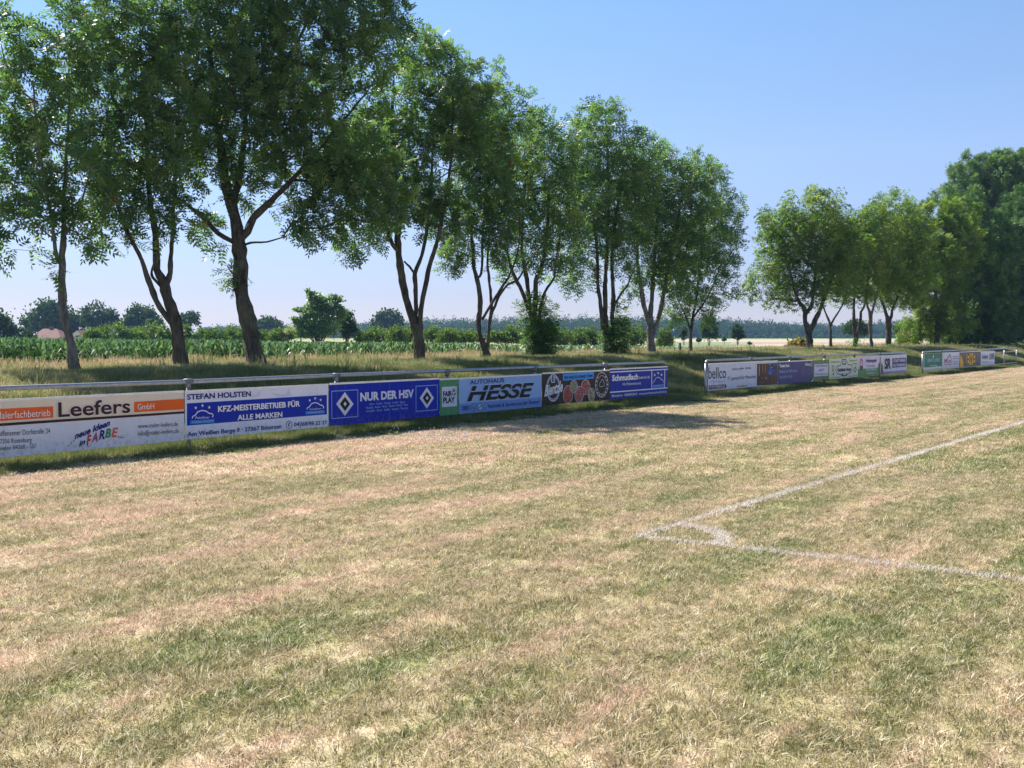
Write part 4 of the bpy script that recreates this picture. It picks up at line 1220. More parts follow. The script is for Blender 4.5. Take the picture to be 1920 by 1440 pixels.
# 1
Y = row_y(140, PT)
tree('ash_tree', 'leaning slim tree with a single grey trunk, first of the row', Y, [
    ([(140, 698, 19), (132, 643, 17), (120, 586, 15), (117, 540, 14), (116, 495, 13), (119, 460, 11), (119, 420, 9), (120, 370, 8), (124, 300, 6), (130, 180, 4), (128, 90, 3)], 0.3),
    ([(116, 497, 8), (106.5, 481, 8), (101, 449, 7), (98.4, 414, 6), (85, 350, 5), (70, 260, 4), (62, 150, 3)], -0.6),
    ([(120, 440, 6), (135, 420, 5), (152, 380, 4), (170, 320, 3)], 0.5)],
    [(85, 210, 85, 120), (35, 330, 75, 95), (135, 300, 75, 105), (15, 440, 55, 45), (140, 425, 55, 45), (95, 60, 80, 80), (-40, 250, 60, 130), (90, 380, 60, 50), (30, 110, 60, 70), (150, 120, 50, 80)], 1, M_LEAF_A, M_BARK_L, 101, ivy=((103, 508, 13, 13, 24),), sparse=0.22, **NEAR)
# 2
Y = row_y(340, PT)
tree('ash_tree', 'tree with low left limb and forked trunk behind the white garage banner', Y, [
    ([(340, 696, 25), (335.6, 643, 23), (328.7, 598, 22), (315, 559, 19), (306, 529, 18), (294, 506, 14), (292, 472, 13), (290, 426, 11), (283, 391, 10), (278, 320, 8), (272, 200, 6), (262, 60, 4)], 0.2),
    ([(308, 535, 10), (317, 522, 10), (320.7, 483, 9), (324, 437, 9), (324, 403, 8), (328, 330, 7), (335, 230, 5), (330, 120, 3)], 0.9),
    ([(324, 606, 11), (308, 588.5, 11), (292, 563, 10), (283, 538, 10), (273.7, 513, 9), (265.7, 488, 8), (255, 465, 8), (244, 444, 7), (225, 400, 6), (205, 320, 5), (200, 210, 3)], -0.7),
    ([(301, 537, 5), (286, 520, 5), (284, 510, 5), (288, 496, 4), (296, 470, 3)], -0.3)],
    [(235, 140, 85, 130), (275, 300, 95, 100), (215, 350, 55, 75), (225, 415, 45, 50), (315, 410, 55, 50), (330, 220, 70, 120), (235, 30, 90, 75), (180, 250, 45, 90), (300, 80, 60, 90)], 1, M_LEAF_A, M_BARK, 102, **NEAR)
# 3
Y = row_y(481, PT)
tree('ash_tree', 'thickest trunk of the row, its broad crown leaving the top of the picture', Y, [
    ([(481, 688, 37), (470, 630, 31), (459, 577.5, 28), (453, 542.5, 28), (451.5, 499, 25), (447, 455, 25), (441, 411, 23), (432.5, 382, 21), (424, 353, 19), (418, 309, 16), (410, 230, 13), (396, 120, 10), (386, 0, 7), (380, -130, 5)], 0.2),
    ([(436, 395, 14), (441, 370, 13), (450, 320, 12), (458, 250, 10), (464, 150, 8), (470, 40, 6), (475, -90, 4)], 0.9),
    ([(449, 450, 14), (464.6, 434.6, 14), (476, 408, 13), (502.5, 382, 11), (540, 345, 9), (590, 290, 6), (640, 230, 5), (690, 170, 3)], 0.5),
    ([(440, 455, 9), (409, 437.5, 9), (380, 408, 8), (350, 384, 6), (318, 360, 4)], -0.5),
    ([(453, 528, 4), (442, 520, 3), (432, 508, 2.5), (426, 498, 2)], -0.3),
    ([(446, 464, 4), (470, 455, 4), (500, 453.5, 3.5), (537, 443, 2.5)], -0.6),
    ([(462, 200, 8), (500, 170, 7), (540, 110, 6), (580, 30, 4), (610, -60, 3)], 0.8)],
    [(430, 90, 105, 150), (555, 130, 120, 140), (625, 270, 110, 105), (690, 350, 85, 75), (600, 410, 55, 50), (640, 430, 60, 45), (395, 425, 42, 38), (505, 290, 115, 95), (430, -110, 150, 120), (680, 70, 85, 95), (610, -80, 130, 100), (745, 15, 40, 28), (360, 250, 50, 90), (560, 400, 30, 50)], 1, M_LEAF_A, M_BARK, 103, ivy=((437, 515, 16, 22, 44),), **NEAR)
# 4
Y = row_y(789, PT)
tree('ash_tree', 'dark tree whose trunk splits near the ground into three stems, above the banner of lozenges', Y, [
    ([(789, 681, 22), (784, 635.5, 20), (776, 606, 17), (767, 580, 15), (758, 547, 14), (754, 518, 13), (749, 487, 13), (746, 447, 12), (746.7, 413, 11), (740, 330, 9), (735, 250, 7), (738, 150, 4)], 0.2),
    ([(745.6, 470, 7), (736, 458, 7), (724, 424, 6), (713, 398, 5), (690, 340, 4), (672, 290, 3)], -0.6),
    ([(781, 625, 9), (780, 600, 8), (779, 536, 8), (778, 513, 8), (787, 491, 7), (796, 458, 6), (800, 433, 6), (808, 350, 5), (812, 250, 3)], 0.7),
    ([(787, 630, 10), (790, 580, 9), (798, 536, 9), (804, 502, 9), (816, 464, 8), (824, 433, 7), (840, 350, 6), (848, 250, 4), (850, 160, 3)], -0.6),
    ([(778, 515, 4), (768, 500, 4), (758, 490, 3)], 0.2)],
    [(745, 290, 95, 100), (800, 170, 75, 95), (700, 410, 55, 55), (660, 455, 35, 25), (850, 240, 55, 95), (835, 395, 50, 55), (775, 390, 80, 50), (815, 90, 35, 40), (690, 300, 70, 90), (870, 170, 52, 60), (890, 260, 50, 80), (840, 110, 40, 40)], 1, M_LEAF_A, M_BARK, 104, **NEAR)
# 5
Y = row_y(915, PT)
tree('ash_tree', 'slender tree with a curved foot and thin spreading stems, behind the light blue banner', Y, [
    ([(915.6, 681, 14.5), (911, 658, 13), (904, 640, 11), (900, 631, 10), (897.8, 602, 9), (900, 575.6, 9), (899, 547, 9), (894.4, 524, 8), (889, 502, 7), (886, 460, 6), (880, 380, 5), (878, 290, 3)], 0.1),
    ([(897, 520, 5), (902, 513, 5), (904, 487, 5), (905, 440, 4), (912, 350, 3), (925, 230, 2.5)], 0.7),
    ([(914, 650, 7), (917, 613, 6), (921, 584, 6), (920, 553, 6), (916, 513, 5), (914, 487, 4), (920, 420, 4), (930, 330, 3)], 0.8),
    ([(922, 590, 5), (935.6, 555.6, 5), (953, 533, 4), (971, 524, 4), (990, 490, 3)], -0.6),
    ([(904, 600, 5), (922, 569, 5), (940, 540, 5), (958, 511, 4), (972, 465, 3), (975, 400, 2)], -0.3)],
    [(905, 310, 62, 115), (935, 195, 42, 65), (875, 420, 58, 55), (935, 400, 48, 70), (885, 470, 55, 25), (860, 455, 35, 35), (960, 440, 30, 50), (955, 260, 42, 75), (870, 220, 45, 60), (850, 492, 26, 16), (925, 480, 30, 30)], 1, M_LEAF_A, M_BARK, 105, **NEAR)
# 6
Y = row_y(1013, PT)
MIDK = dict(tip_gap=0.59, per=14, leafL=(0.26, 0.40), pairs=3)
tree('ash_tree', 'tree of several stems wrapped in leaves down to the ground, above the slanted lettering', Y, [
    ([(1014, 677, 26), (1010, 660, 22), (1004, 630, 14), (1002, 602, 10), (1004, 558, 9), (1005.6, 518, 8), (1018, 491, 7), (1026, 430, 6), (1030, 330, 4)], 0.2),
    ([(1004, 640, 9), (998, 600, 8), (991, 580, 8), (978, 544, 7), (960, 507, 6), (948, 450, 4), (945, 380, 3)], -0.6),
    ([(1000, 610, 8), (993, 569, 8), (989, 531, 8), (980, 480, 7), (978, 447, 6), (982, 370, 5), (995, 260, 3)], 0.7),
    ([(1010, 620, 6), (1013, 580, 6), (1022, 547, 5), (1038, 522, 4), (1042, 490, 3), (1052, 440, 2)], -0.3)],
    [(998, 330, 72, 105), (1005, 235, 38, 45), (1035, 430, 55, 60), (965, 420, 48, 50), (985, 480, 60, 30), (1055, 300, 45, 70), (950, 320, 40, 80), (1075, 390, 35, 60), (960, 515, 24, 16), (1055, 495, 34, 26), (1010, 470, 40, 35)], 1, M_LEAF_A, M_BARK, 106,
    ivy=((1014, 648, 26, 30, 900), (1004, 590, 30, 34, 420), (1032, 600, 16, 25, 130)), **MIDK)
# 7
Y = row_y(1146, PT)
tree('ash_tree', 'tall tree of straight dark stems with leafy foot, behind the brown food banner', Y, [
    ([(1146, 671, 22), (1142, 650, 18), (1136, 620, 11), (1134.7, 595, 9), (1134.7, 541, 8), (1137, 488, 7), (1139, 445, 6), (1140, 350, 5), (1138, 240, 3)], 0.2),
    ([(1138, 640, 8), (1130, 617, 7), (1126, 569, 7), (1120.7, 531, 6), (1119.7, 477, 6), (1112, 400, 5), (1100, 300, 3)], -0.5),
    ([(1148, 640, 9), (1147.6, 595, 8), (1150, 563, 8), (1148.7, 526, 7), (1147.6, 477, 6), (1156, 400, 5), (1170, 300, 3)], 0.6),
    ([(1150, 575, 4), (1165, 550, 4), (1178, 532, 3), (1190, 500, 2)], -0.3)],
    [(1125, 270, 65, 78), (1130, 380, 75, 80), (1088, 470, 50, 42), (1170, 440, 45, 55), (1070, 515, 28, 20), (1180, 300, 35, 70), (1060, 400, 40, 70), (1130, 215, 34, 34), (1050, 535, 16, 14), (1195, 330, 40, 80), (1075, 320, 40, 70), (1092, 520, 34, 22), (1175, 505, 28, 28), (1135, 470, 45, 40)], 1, M_LEAF_A, M_BARK, 107,
    ivy=((1152, 640, 22, 34, 650), (1165, 592, 14, 22, 150)), **MIDK)
# 8
Y = row_y(1222, PT)
tree('ash_tree', 'tree with a pale trunk forking like a hand, behind the dark blue end banner', Y, [
    ([(1222, 670, 17), (1220, 638, 14), (1219, 612, 12), (1220, 590, 9), (1221, 574, 9), (1223, 552, 8), (1226, 490, 7), (1232, 420, 5), (1236, 330, 3)], 0.2),
    ([(1217, 608, 9), (1208, 574, 8), (1203, 548, 8), (1196, 505, 6), (1195, 440, 5), (1200, 360, 3)], -0.6),
    ([(1224, 625, 10), (1228, 615, 9), (1236, 591, 9), (1242, 563, 8), (1252, 505, 6), (1268, 430, 5), (1280, 350, 3)], 0.7)],
    [(1225, 340, 75, 65), (1225, 430, 75, 60), (1285, 410, 70, 75), (1210, 510, 38, 32), (1258, 490, 50, 40), (1290, 320, 50, 35), (1215, 280, 35, 30), (1180, 380, 40, 60), (1300, 360, 55, 55), (1255, 510, 42, 40), (1195, 535, 24, 20), (1268, 545, 32, 26)], 1, M_LEAF_A, M_BARK_L, 108, **MIDK)
# 9
Y = row_y(1295, PT)
tree('ash_tree', 'small thin tree standing in the gap between the first two barriers', Y, [
    ([(1295, 672, 7), (1295, 628, 6), (1300, 591, 5), (1305, 563, 5), (1312, 500, 4), (1322, 430, 3), (1330, 360, 2)], 0.1),
    ([(1295, 622, 4), (1287, 596, 3), (1278, 575, 2.5), (1270, 560, 2)], -0.4),
    ([(1300, 595, 4), (1318, 570, 3), (1335, 540, 2.5), (1350, 500, 2)], 0.4)],
    [(1310, 470, 68, 75), (1345, 400, 42, 55), (1298, 565, 42, 45), (1350, 480, 38, 40), (1325, 340, 40, 40), (1378, 440, 20, 16), (1368, 362, 20, 16), (1335, 560, 28, 24), (1340, 420, 45, 60), (1275, 520, 40, 45), (1350, 535, 36, 32), (1272, 578, 24, 20), (1325, 590, 26, 18), (1365, 500, 28, 24)], 1, M_LEAF_A, M_BARK, 109, sparse=0.3, **MIDK)
# second group, lit by the sun
FARK = dict(tip_gap=0.66, per=20, leafL=(0.32, 0.47), pairs=2, min_r=0.009)
Y = row_y(1518, PT)
tree('rowan_tree', 'round sunlit tree with a forked trunk, first beyond the gap over the middle barrier', Y, [
    ([(1519, 664, 15), (1517, 634, 12), (1515, 617, 12), (1509, 602, 9), (1510, 587, 9), (1506, 575, 7), (1499, 567, 6), (1490, 545, 5), (1480, 500, 3)], -0.4),
    ([(1510, 588, 8), (1521, 575, 7), (1524, 559, 6), (1528, 520, 5), (1535, 450, 3)], 0.5),
    ([(1517, 622, 9), (1522, 617, 9), (1530, 596, 9), (1535, 587, 8), (1545, 560, 6), (1560, 520, 4), (1568, 460, 3)], 0.6)],
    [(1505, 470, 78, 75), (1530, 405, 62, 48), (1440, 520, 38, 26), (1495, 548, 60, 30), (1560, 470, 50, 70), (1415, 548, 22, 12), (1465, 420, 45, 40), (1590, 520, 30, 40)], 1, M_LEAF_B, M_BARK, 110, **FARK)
Y = row_y(1557, PT + 1.5)
tree('rowan_tree', 'very thin young tree with a Y shaped stem, right of the round sunlit tree', Y, [
    ([(1557.5, 662, 5.5), (1557, 615, 4.5), (1553, 598, 4), (1547.5, 586, 3), (1540, 560, 2.5), (1538, 530, 2)], 0.2),
    ([(1557, 612, 4), (1562.5, 600, 3.5), (1575, 580, 3), (1585, 560, 2.5), (1590, 530, 2)], -0.3)],
    [(1562, 530, 32, 35), (1575, 470, 35, 45)], 1, M_LEAF_B, M_BARK, 111, **FARK)
Y = row_y(1603, PT + 0.5)
tree('rowan_tree', 'twin stemmed tree with leafy sprouts round its foot, in the middle of the second group', Y, [
    ([(1604, 660, 8), (1602.5, 627, 6), (1601, 602, 6), (1601, 571, 5), (1603, 530, 4), (1600, 470, 3)], 0.2),
    ([(1605, 640, 6), (1609, 621, 5), (1613.7, 594, 5), (1614, 585, 4), (1620, 575, 4), (1626, 540, 3), (1630, 480, 2)], 0.5)],
    [(1612, 470, 48, 72), (1598, 545, 32, 28), (1630, 430, 35, 45)], 1, M_LEAF_B, M_BARK, 112, ivy=((1608, 650, 14, 12, 130), (1615, 655, 7, 8, 40)), **FARK)
Y = row_y(1635, PT)
tree('rowan_tree', 'straight slim tree with upright branches, left of the stout trunk above the initials', Y, [
    ([(1635, 659, 7), (1632.5, 627, 6), (1632, 605, 7), (1632, 590, 7), (1625, 569, 4), (1620, 530, 3)], -0.3),
    ([(1633, 592, 5), (1639, 571, 4), (1645, 540, 3), (1650, 480, 2)], 0.4)],
    [(1648, 440, 42, 55), (1638, 525, 42, 38), (1665, 500, 35, 45)], 1, M_LEAF_B, M_BARK_L, 113, **FARK)
Y = row_y(1665, PT)
tree('rowan_tree', 'stout trunked tree at the right end of the second group, above the initials banner', Y, [
    ([(1665, 658, 12), (1666, 627, 10), (1666, 602, 10), (1660, 584, 6), (1650, 550, 4), (1645, 500, 3)], -0.3),
    ([(1666, 604, 7), (1671, 592, 6), (1674, 577, 5), (1685, 550, 4), (1692, 490, 3), (1690, 430, 2)], 0.5)],
    [(1670, 400, 40, 42), (1690, 500, 58, 65), (1665, 540, 40, 35), (1700, 440, 35, 45)], 1, M_LEAF_B, M_BARK, 114, ivy=((1668, 654, 10, 6, 40),), **FARK)
# the wood at the right
WOOD = dict(tip_gap=1.0, per=40, leafL=(0.34, 0.52), pairs=3, min_r=0.012, sparse=0.1, reach=2.0, group='trees of the wood at the right')
Y = row_y(1756, PT)
tree('field_maple', 'tree with bright low sprays at the left edge of the wood, behind the far barrier', Y, [
    ([(1756, 654, 10), (1758, 605, 8), (1756, 577, 7), (1753.6, 542, 6), (1752, 490, 5), (1750, 420, 3)], 0.2),
    ([(1757, 600, 5), (1770, 560, 4), (1785, 510, 3)], 0.6), ([(1757, 600, 4), (1738, 575, 3), (1722, 550, 2)], -0.6)],
    [(1745, 500, 55, 85), (1735, 590, 42, 34), (1785, 440, 55, 60), (1720, 540, 30, 40), (1770, 590, 45, 40), (1700, 620, 26, 18), (1740, 400, 40, 35)], 1, M_LEAF_B, M_BARK, 115, **WOOD)
Y = row_y(1824, PT)
tree('oak_tree', 'shaded broad tree with a grey stump of trunk behind the yellow lettered banner', Y, [
    ([(1824, 654, 11), (1827, 620, 9), (1830, 570, 8), (1835, 500, 6), (1838, 430, 4)], 0.3),
    ([(1828, 600, 6), (1845, 560, 5), (1862, 500, 3)], 0.6), ([(1828, 600, 6), (1808, 560, 5), (1795, 500, 3)], -0.8)],
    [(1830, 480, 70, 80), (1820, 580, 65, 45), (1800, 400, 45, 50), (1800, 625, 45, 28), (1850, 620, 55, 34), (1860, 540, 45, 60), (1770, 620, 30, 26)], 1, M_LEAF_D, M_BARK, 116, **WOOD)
Y = row_y(1862, PT + 6)
tree('oak_tree', 'tallest tree of the wood, its rounded head against the sky at the right', Y, [
    ([(1868, 652, 10), (1866, 600, 9), (1864, 520, 8), (1862, 440, 6), (1862, 370, 4), (1866, 320, 3)], 0.3),
    ([(1864, 480, 6), (1890, 420, 4), (1905, 360, 3)], 0.6), ([(1864, 460, 5), (1835, 410, 4), (1812, 370, 2)], -0.5)],
    [(1850, 340, 68, 45), (1890, 330, 55, 48), (1870, 420, 75, 60), (1810, 380, 35, 32), (1880, 520, 60, 70), (1790, 322, 20, 14), (1822, 300, 18, 14), (1858, 292, 16, 12), (1905, 290, 20, 12), (1780, 360, 16, 14), (1775, 420, 20, 24)], 1, M_LEAF_A, M_BARK, 117, **WOOD)
Y = row_y(1915, PT - 0.5)
tree('oak_tree', 'dark reddish edged tree at the right edge of the picture behind the empty bays', Y, [
    ([(1905, 656, 8), (1903, 600, 7), (1906, 540, 6), (1912, 470, 4)], 0.3), ([(1904, 590, 4), (1885, 550, 3), (1876, 500, 2)], -0.5)],
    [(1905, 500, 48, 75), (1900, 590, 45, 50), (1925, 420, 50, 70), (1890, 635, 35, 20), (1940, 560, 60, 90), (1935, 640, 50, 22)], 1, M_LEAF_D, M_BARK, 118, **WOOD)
Y = row_y(1975, PT + 1)
tree('oak_tree', 'tree cut by the right edge of the picture, only its left boughs showing', Y, [
    ([(1985, 660, 12), (1985, 600, 10), (1982, 520, 8), (1980, 420, 5)], 0.3)],
    [(1980, 480, 75, 100), (1970, 360, 70, 70), (1990, 600, 80, 60)], 1, M_LEAF_D, M_BARK, 119, **WOOD)

# ------------------------------------------------------------------ hedge, far trees, forest
def cloud(lobes, n, size, r, clump=0.45, k_of=24):
    """leaf clumps as many small faces through the lobes' volume; lobes: (centre, radii)"""
    VV = []; TT = []
    tot = sum(np.prod(l[1]) ** (2 / 3) for l in lobes)
    for c, R3 in lobes:
        m = max(30, int(n * np.prod(R3) ** (2 / 3) / tot)); K = max(6, int(m / k_of))
        cc = rand_dir(K, r) * (r.random((K, 1)) ** 0.30)
        cc[:, 2] = np.where(cc[:, 2] < -0.6, -0.6 + 0.2 * r.random(K), cc[:, 2])
        w = r.integers(0, K, m)
        q = cc[w] * 0.9 + r.normal(0, 0.16 * clump / 0.45, (m, 3))
        P = np.array(c) + q * np.array(R3)
        d = unit(rand_dir(m, r) + q * 0.5 + np.array([0, 0, -0.1])); s = unit(np.cross(d, rand_dir(m, r)))
        L = size * r.uniform(0.6, 1.3, m)[:, None]
        mid = P + d * L * 0.5
        VV.append(np.stack([P, mid + s * L * 0.33, P + d * L, mid - s * L * 0.33], 1).reshape(-1, 3))
        tt = np.clip(0.48 + r.normal(0, 0.14, K)[w] + r.normal(0, 0.15, m), 0, 1)
        TT.append(np.repeat(tt, 4))
    return np.concatenate(VV), np.concatenate(TT)
def leafy(name, label, cat, Y, lobes_px, n, size, mat, seed, stem=None, group=None, bark=None, clump=0.45, blossom=None, base_py=None):
    r = np.random.default_rng(seed); mpp = Y / FPX
    L = []
    for (px, py, rx, ry) in lobes_px:
        L.append((at(px, py, Y + r.uniform(-.25, .25) * rx * mpp), (rx * mpp, (rx + ry) * 0.5 * mpp, ry * mpp)))
    cx = sum(l[0] for l in lobes_px) / len(lobes_px)
    x = at(cx, 640, Y)[0]; gz = gz_xy(x, Y)
    root = thing(name, (x, Y, gz), label, cat, group)
    # stems from the foot into every lobe
    acc = Acc(); sr = (stem or 2.0) * mpp / 2
    foot = (x, Y, gz - 0.1)
    for i, (c, R3) in enumerate(L):
        p0 = Vector(foot) + Vector((r.uniform(-1, 1) * sr, r.uniform(-1, 1) * sr, 0)); p2 = Vector(c); p1 = Vector((p0.x * .6 + p2.x * .4, p0.y * .6 + p2.y * .4, (p0.z + p2.z) * .52))
        rr = sr if i == 0 else sr * 0.6
        tube(acc, [p0, p1, p2, p2 + Vector((0, 0, R3[2] * .5))], [rr, rr * .75, rr * .4, rr * .12], 6, bark or M_BARK)
    acc.build('trunk', root, True)
    V, T = cloud(L, n, size, r, clump)
    np_mesh('crown', V, np.arange(len(V)).reshape(-1, 4), mat, root, attrs={'tint': ('FLOAT', 'POINT', T)})
    if blossom:
        LB = [(at(px, py, Y - rx * mpp), (rx * mpp, rx * mpp, ry * mpp)) for (px, py, rx, ry) in blossom]
        V, T = cloud(LB, 240 * len(LB), size * 0.55, r, 0.6)
        np_mesh('blossom', V, np.arange(len(V)).reshape(-1, 4), M_BLOSSOM, root, attrs={'tint': ('FLOAT', 'POINT', T)})
    return root
OAKS = 'old trees round the farm'
leafy('oak_tree', 'broad dark oak standing over the red roof', 'tree', 260, [(92, 598, 48, 34), (60, 608, 24, 20), (120, 606, 30, 26), (95, 580, 28, 18), (140, 615, 18, 18)], 5200, 0.75, M_LEAF_O, 201, 7, OAKS)
leafy('oak_tree', 'airy oak to the right of the one over the red roof', 'tree', 270, [(182, 590, 28, 24), (165, 598, 20, 20), (205, 600, 20, 18), (220, 606, 12, 14), (185, 608, 35, 16)], 3200, 0.75, M_LEAF_O, 202, 6, OAKS)
leafy('oak_tree', 'rounded oak behind the low left limb of the second trunk', 'tree', 270, [(267, 594, 28, 22), (250, 604, 22, 18), (290, 606, 18, 16)], 3400, 0.75, M_LEAF_O, 203, 6, OAKS)
leafy('oak_tree', 'small dark oak just right of the second trunk', 'tree', 280, [(354, 600, 20, 15), (340, 606, 14, 12)], 1800, 0.75, M_LEAF_O, 204, 5, OAKS)
leafy('oak_tree', 'low domed tree far behind the hedge, right of the thickest trunk', 'tree', 330, [(505, 606, 22, 12), (522, 612, 16, 9), (488, 610, 12, 8)], 1800, 0.85, M_LEAF_O, 205, 5, OAKS)
leafy('oak_tree', 'solitary domed tree left of the three stemmed trunk', 'tree', 330, [(727, 598, 26, 17), (712, 606, 18, 14), (745, 606, 14, 14)], 2600, 0.85, M_LEAF_O, 206, 5, OAKS)
leafy('oak_tree', 'dark clump of trees at the left edge of the picture', 'tree', 150, [(0, 612, 26, 28), (-22, 600, 30, 35), (22, 622, 18, 20), (45, 626, 14, 14), (60, 630, 10, 9)], 4200, 0.42, M_LEAF_O, 207, 6)
# layered tree by the maize
leafy('walnut_tree', 'wide tree of layered boughs standing alone behind the maize', 'tree', 108, [(600, 612, 42, 26), (595, 584, 32, 16), (625, 560, 20, 8), (590, 556, 18, 8), (565, 600, 18, 10), (565, 580, 16, 6), (635, 590, 22, 14), (600, 570, 24, 12), (580, 548, 8, 5), (630, 576, 20, 8), (570, 622, 30, 16)], 9500, 0.26, M_LEAF_A, 208, 5, clump=0.4)
leafy('plum_tree', 'rounder smaller tree leaning on the layered one from the right', 'tree', 112, [(650, 606, 18, 22), (648, 590, 12, 10), (655, 622, 16, 14)], 3200, 0.24, M_LEAF_O, 209, 4)
leafy('elder_bush', 'elder with creamy blossom in front of the layered tree', 'bush', 104, [(540, 628, 14, 12)], 1200, 0.22, M_LEAF_H, 210, 2, blossom=[(538, 622, 10, 7), (546, 614, 7, 5), (534, 630, 9, 7)])
# hedge: one bush after another
hx = [(172, 16, 17, 'hedge bush right of the pale wall of the farm'), (200, 18, 20, 'second hedge bush right of the pale wall'), (232, 22, 24, 'tallest light hedge bush between the first two trunks'),
      (258, 16, 17, 'low hedge bush in front of the rounded oak'), (284, 20, 25, 'pale hedge bush left of the second trunk'), (311, 14, 18, 'narrow hedge bush hidden by the second trunk'), (347, 14, 20, 'green hedge bush right of the second trunk'),
      (380, 14, 16, 'hedge bush with reddish leaves between second and thickest trunk'), (405, 20, 18, 'feathery hedge bush between second and thickest trunk'), (437, 20, 19, 'hedge bush touching the left side of the thickest trunk'),
      (498, 18, 14, 'hedge bush right of the thickest trunk'), (520, 14, 15, 'hedge bush left of the elder blossom'),
      (684, 16, 14, 'hedge bush under the right of the layered tree'), (712, 22, 18, 'hedge bush in front of the solitary domed tree'), (745, 20, 19, 'hedge bush left of the three stemmed trunk'), (768, 16, 18, 'hedge bush half behind the three stemmed trunk'),
      (810, 16, 20, 'yellow green hedge bush right of the three stemmed trunk'), (838, 20, 16, 'hedge bush between the three stemmed and the slender tree'), (868, 22, 16, 'low hedge bush left of the slender tree'), (893, 14, 13, 'hedge bush behind the slender tree'),
      (935, 18, 15, 'hedge bush right of the slender tree'), (958, 18, 19, 'hedge bush left of the leafy footed tree'), (985, 16, 16, 'hedge bush behind the leafy footed tree'),
      (1050, 22, 20, 'hedge bush right of the leafy footed tree'), (1082, 20, 18, 'grey green hedge bush between the two leafy footed trees'), (1112, 18, 22, 'hedge bush touching the second leafy footed tree'),
      (1190, 19, 28, 'bright hedge bush left of the pale forked trunk'), (1246, 14, 21, 'last bush of the hedge, right of the pale forked trunk')]
for i, (px, w, h, lab) in enumerate(hx):
    Yh = 106 + 3 * math.sin(i * 2.1)
    h *= 1.32; base = 641 + (4 if px > 1000 else 0) + (3 if px > 1150 else 0)
    m = M_LEAF_Y if False else M_LEAF_H
    leafy('hedge_bush', lab, 'bush', Yh, [(px, base - h * 0.62, w, h * 0.62), (px - w * 0.45, base - h * 0.45, w * 0.75, h * 0.5), (px + w * 0.5, base - h * 0.4, w * 0.75, h * 0.45), (px, base - 4, w * 1.25, h * 0.35)], 1900, 0.21, m, 300 + i, 2, 'bushes of the hedge behind the maize', clump=0.5)
leafy('dry_shrub', 'yellowing shrub in the dry grass left of the round sunlit tree', 'bush', row_y(1495, 25.5), [(1495, 648, 17, 13), (1484, 652, 11, 9), (1508, 652, 9, 9)], 1500, 0.22, M_LEAF_Y, 400, 2)
leafy('elder_bush', 'elder with white blossom at the left edge of the wood', 'bush', row_y(1708, 26), [(1712, 632, 20, 16), (1728, 620, 18, 16), (1700, 642, 16, 10)], 2200, 0.3, M_LEAF_B, 401, 2, blossom=[(1692, 622, 7, 4), (1700, 628, 9, 5), (1686, 630, 5, 5)])
leafy('wood_shrub', 'dark undergrowth shrub left of the yellow lettered banner, under the wood', 'bush', row_y(1780, PT + 3), [(1790, 632, 36, 26), (1815, 640, 30, 18)], 3200, 0.36, M_LEAF_D, 402, 2)
leafy('wood_shrub', 'dark undergrowth shrub behind the empty bays of the far barrier', 'bush', row_y(1880, PT + 3), [(1870, 632, 40, 28), (1905, 625, 40, 34), (1950, 630, 40, 34)], 4200, 0.36, M_LEAF_D, 403, 2)
# lone trees in the fields
leafy('birch_tree', 'drooping birch in the pale field right of the small thin tree', 'tree', 160, [(1332, 606, 13, 14), (1326, 622, 8, 14), (1340, 622, 8, 14), (1320, 614, 6, 12)], 2600, 0.3, M_LEAF_O, 410, 1.6, 'lone trees in the fields', clump=0.8)
leafy('birch_tree', 'small upright tree in the pale field, right of the drooping birch', 'tree', 170, [(1384, 620, 10, 10), (1390, 630, 9, 7), (1376, 628, 6, 6), (1382, 612, 6, 6)], 1700, 0.3, M_LEAF_O, 411, 1.4, 'lone trees in the fields')
leafy('birch_tree', 'grey green tree seen low between the stems of the second group', 'tree', 180, [(1594, 616, 14, 14), (1618, 618, 12, 16), (1606, 608, 14, 10)], 2600, 0.32, M_LEAF_O, 412, 1.6, 'lone trees in the fields')
leafy('birch_tree', 'slight drooping tree behind the foot of the small thin tree', 'tree', 165, [(1281, 630, 6, 9), (1284, 622, 7, 8)], 900, 0.28, M_LEAF_O, 413, 1.2, 'lone trees in the fields')
leafy('field_bush', 'tiny round bush in the stubble left of the small upright tree', 'bush', 180, [(1358, 636, 4, 3.4)], 300, 0.25, M_LEAF_O, 414, 1)
leafy('field_bush', 'tiny flat bush in the stubble right of the small thin tree', 'bush', 180, [(1310, 638, 5, 2.2)], 300, 0.25, M_LEAF_O, 415, 1)
leafy('field_bush', 'dark low bush alone in the stubble right of the small upright tree', 'bush', 140, [(1406, 643.5, 3.4, 1.8)], 260, 0.2, M_LEAF_D, 416, 1)
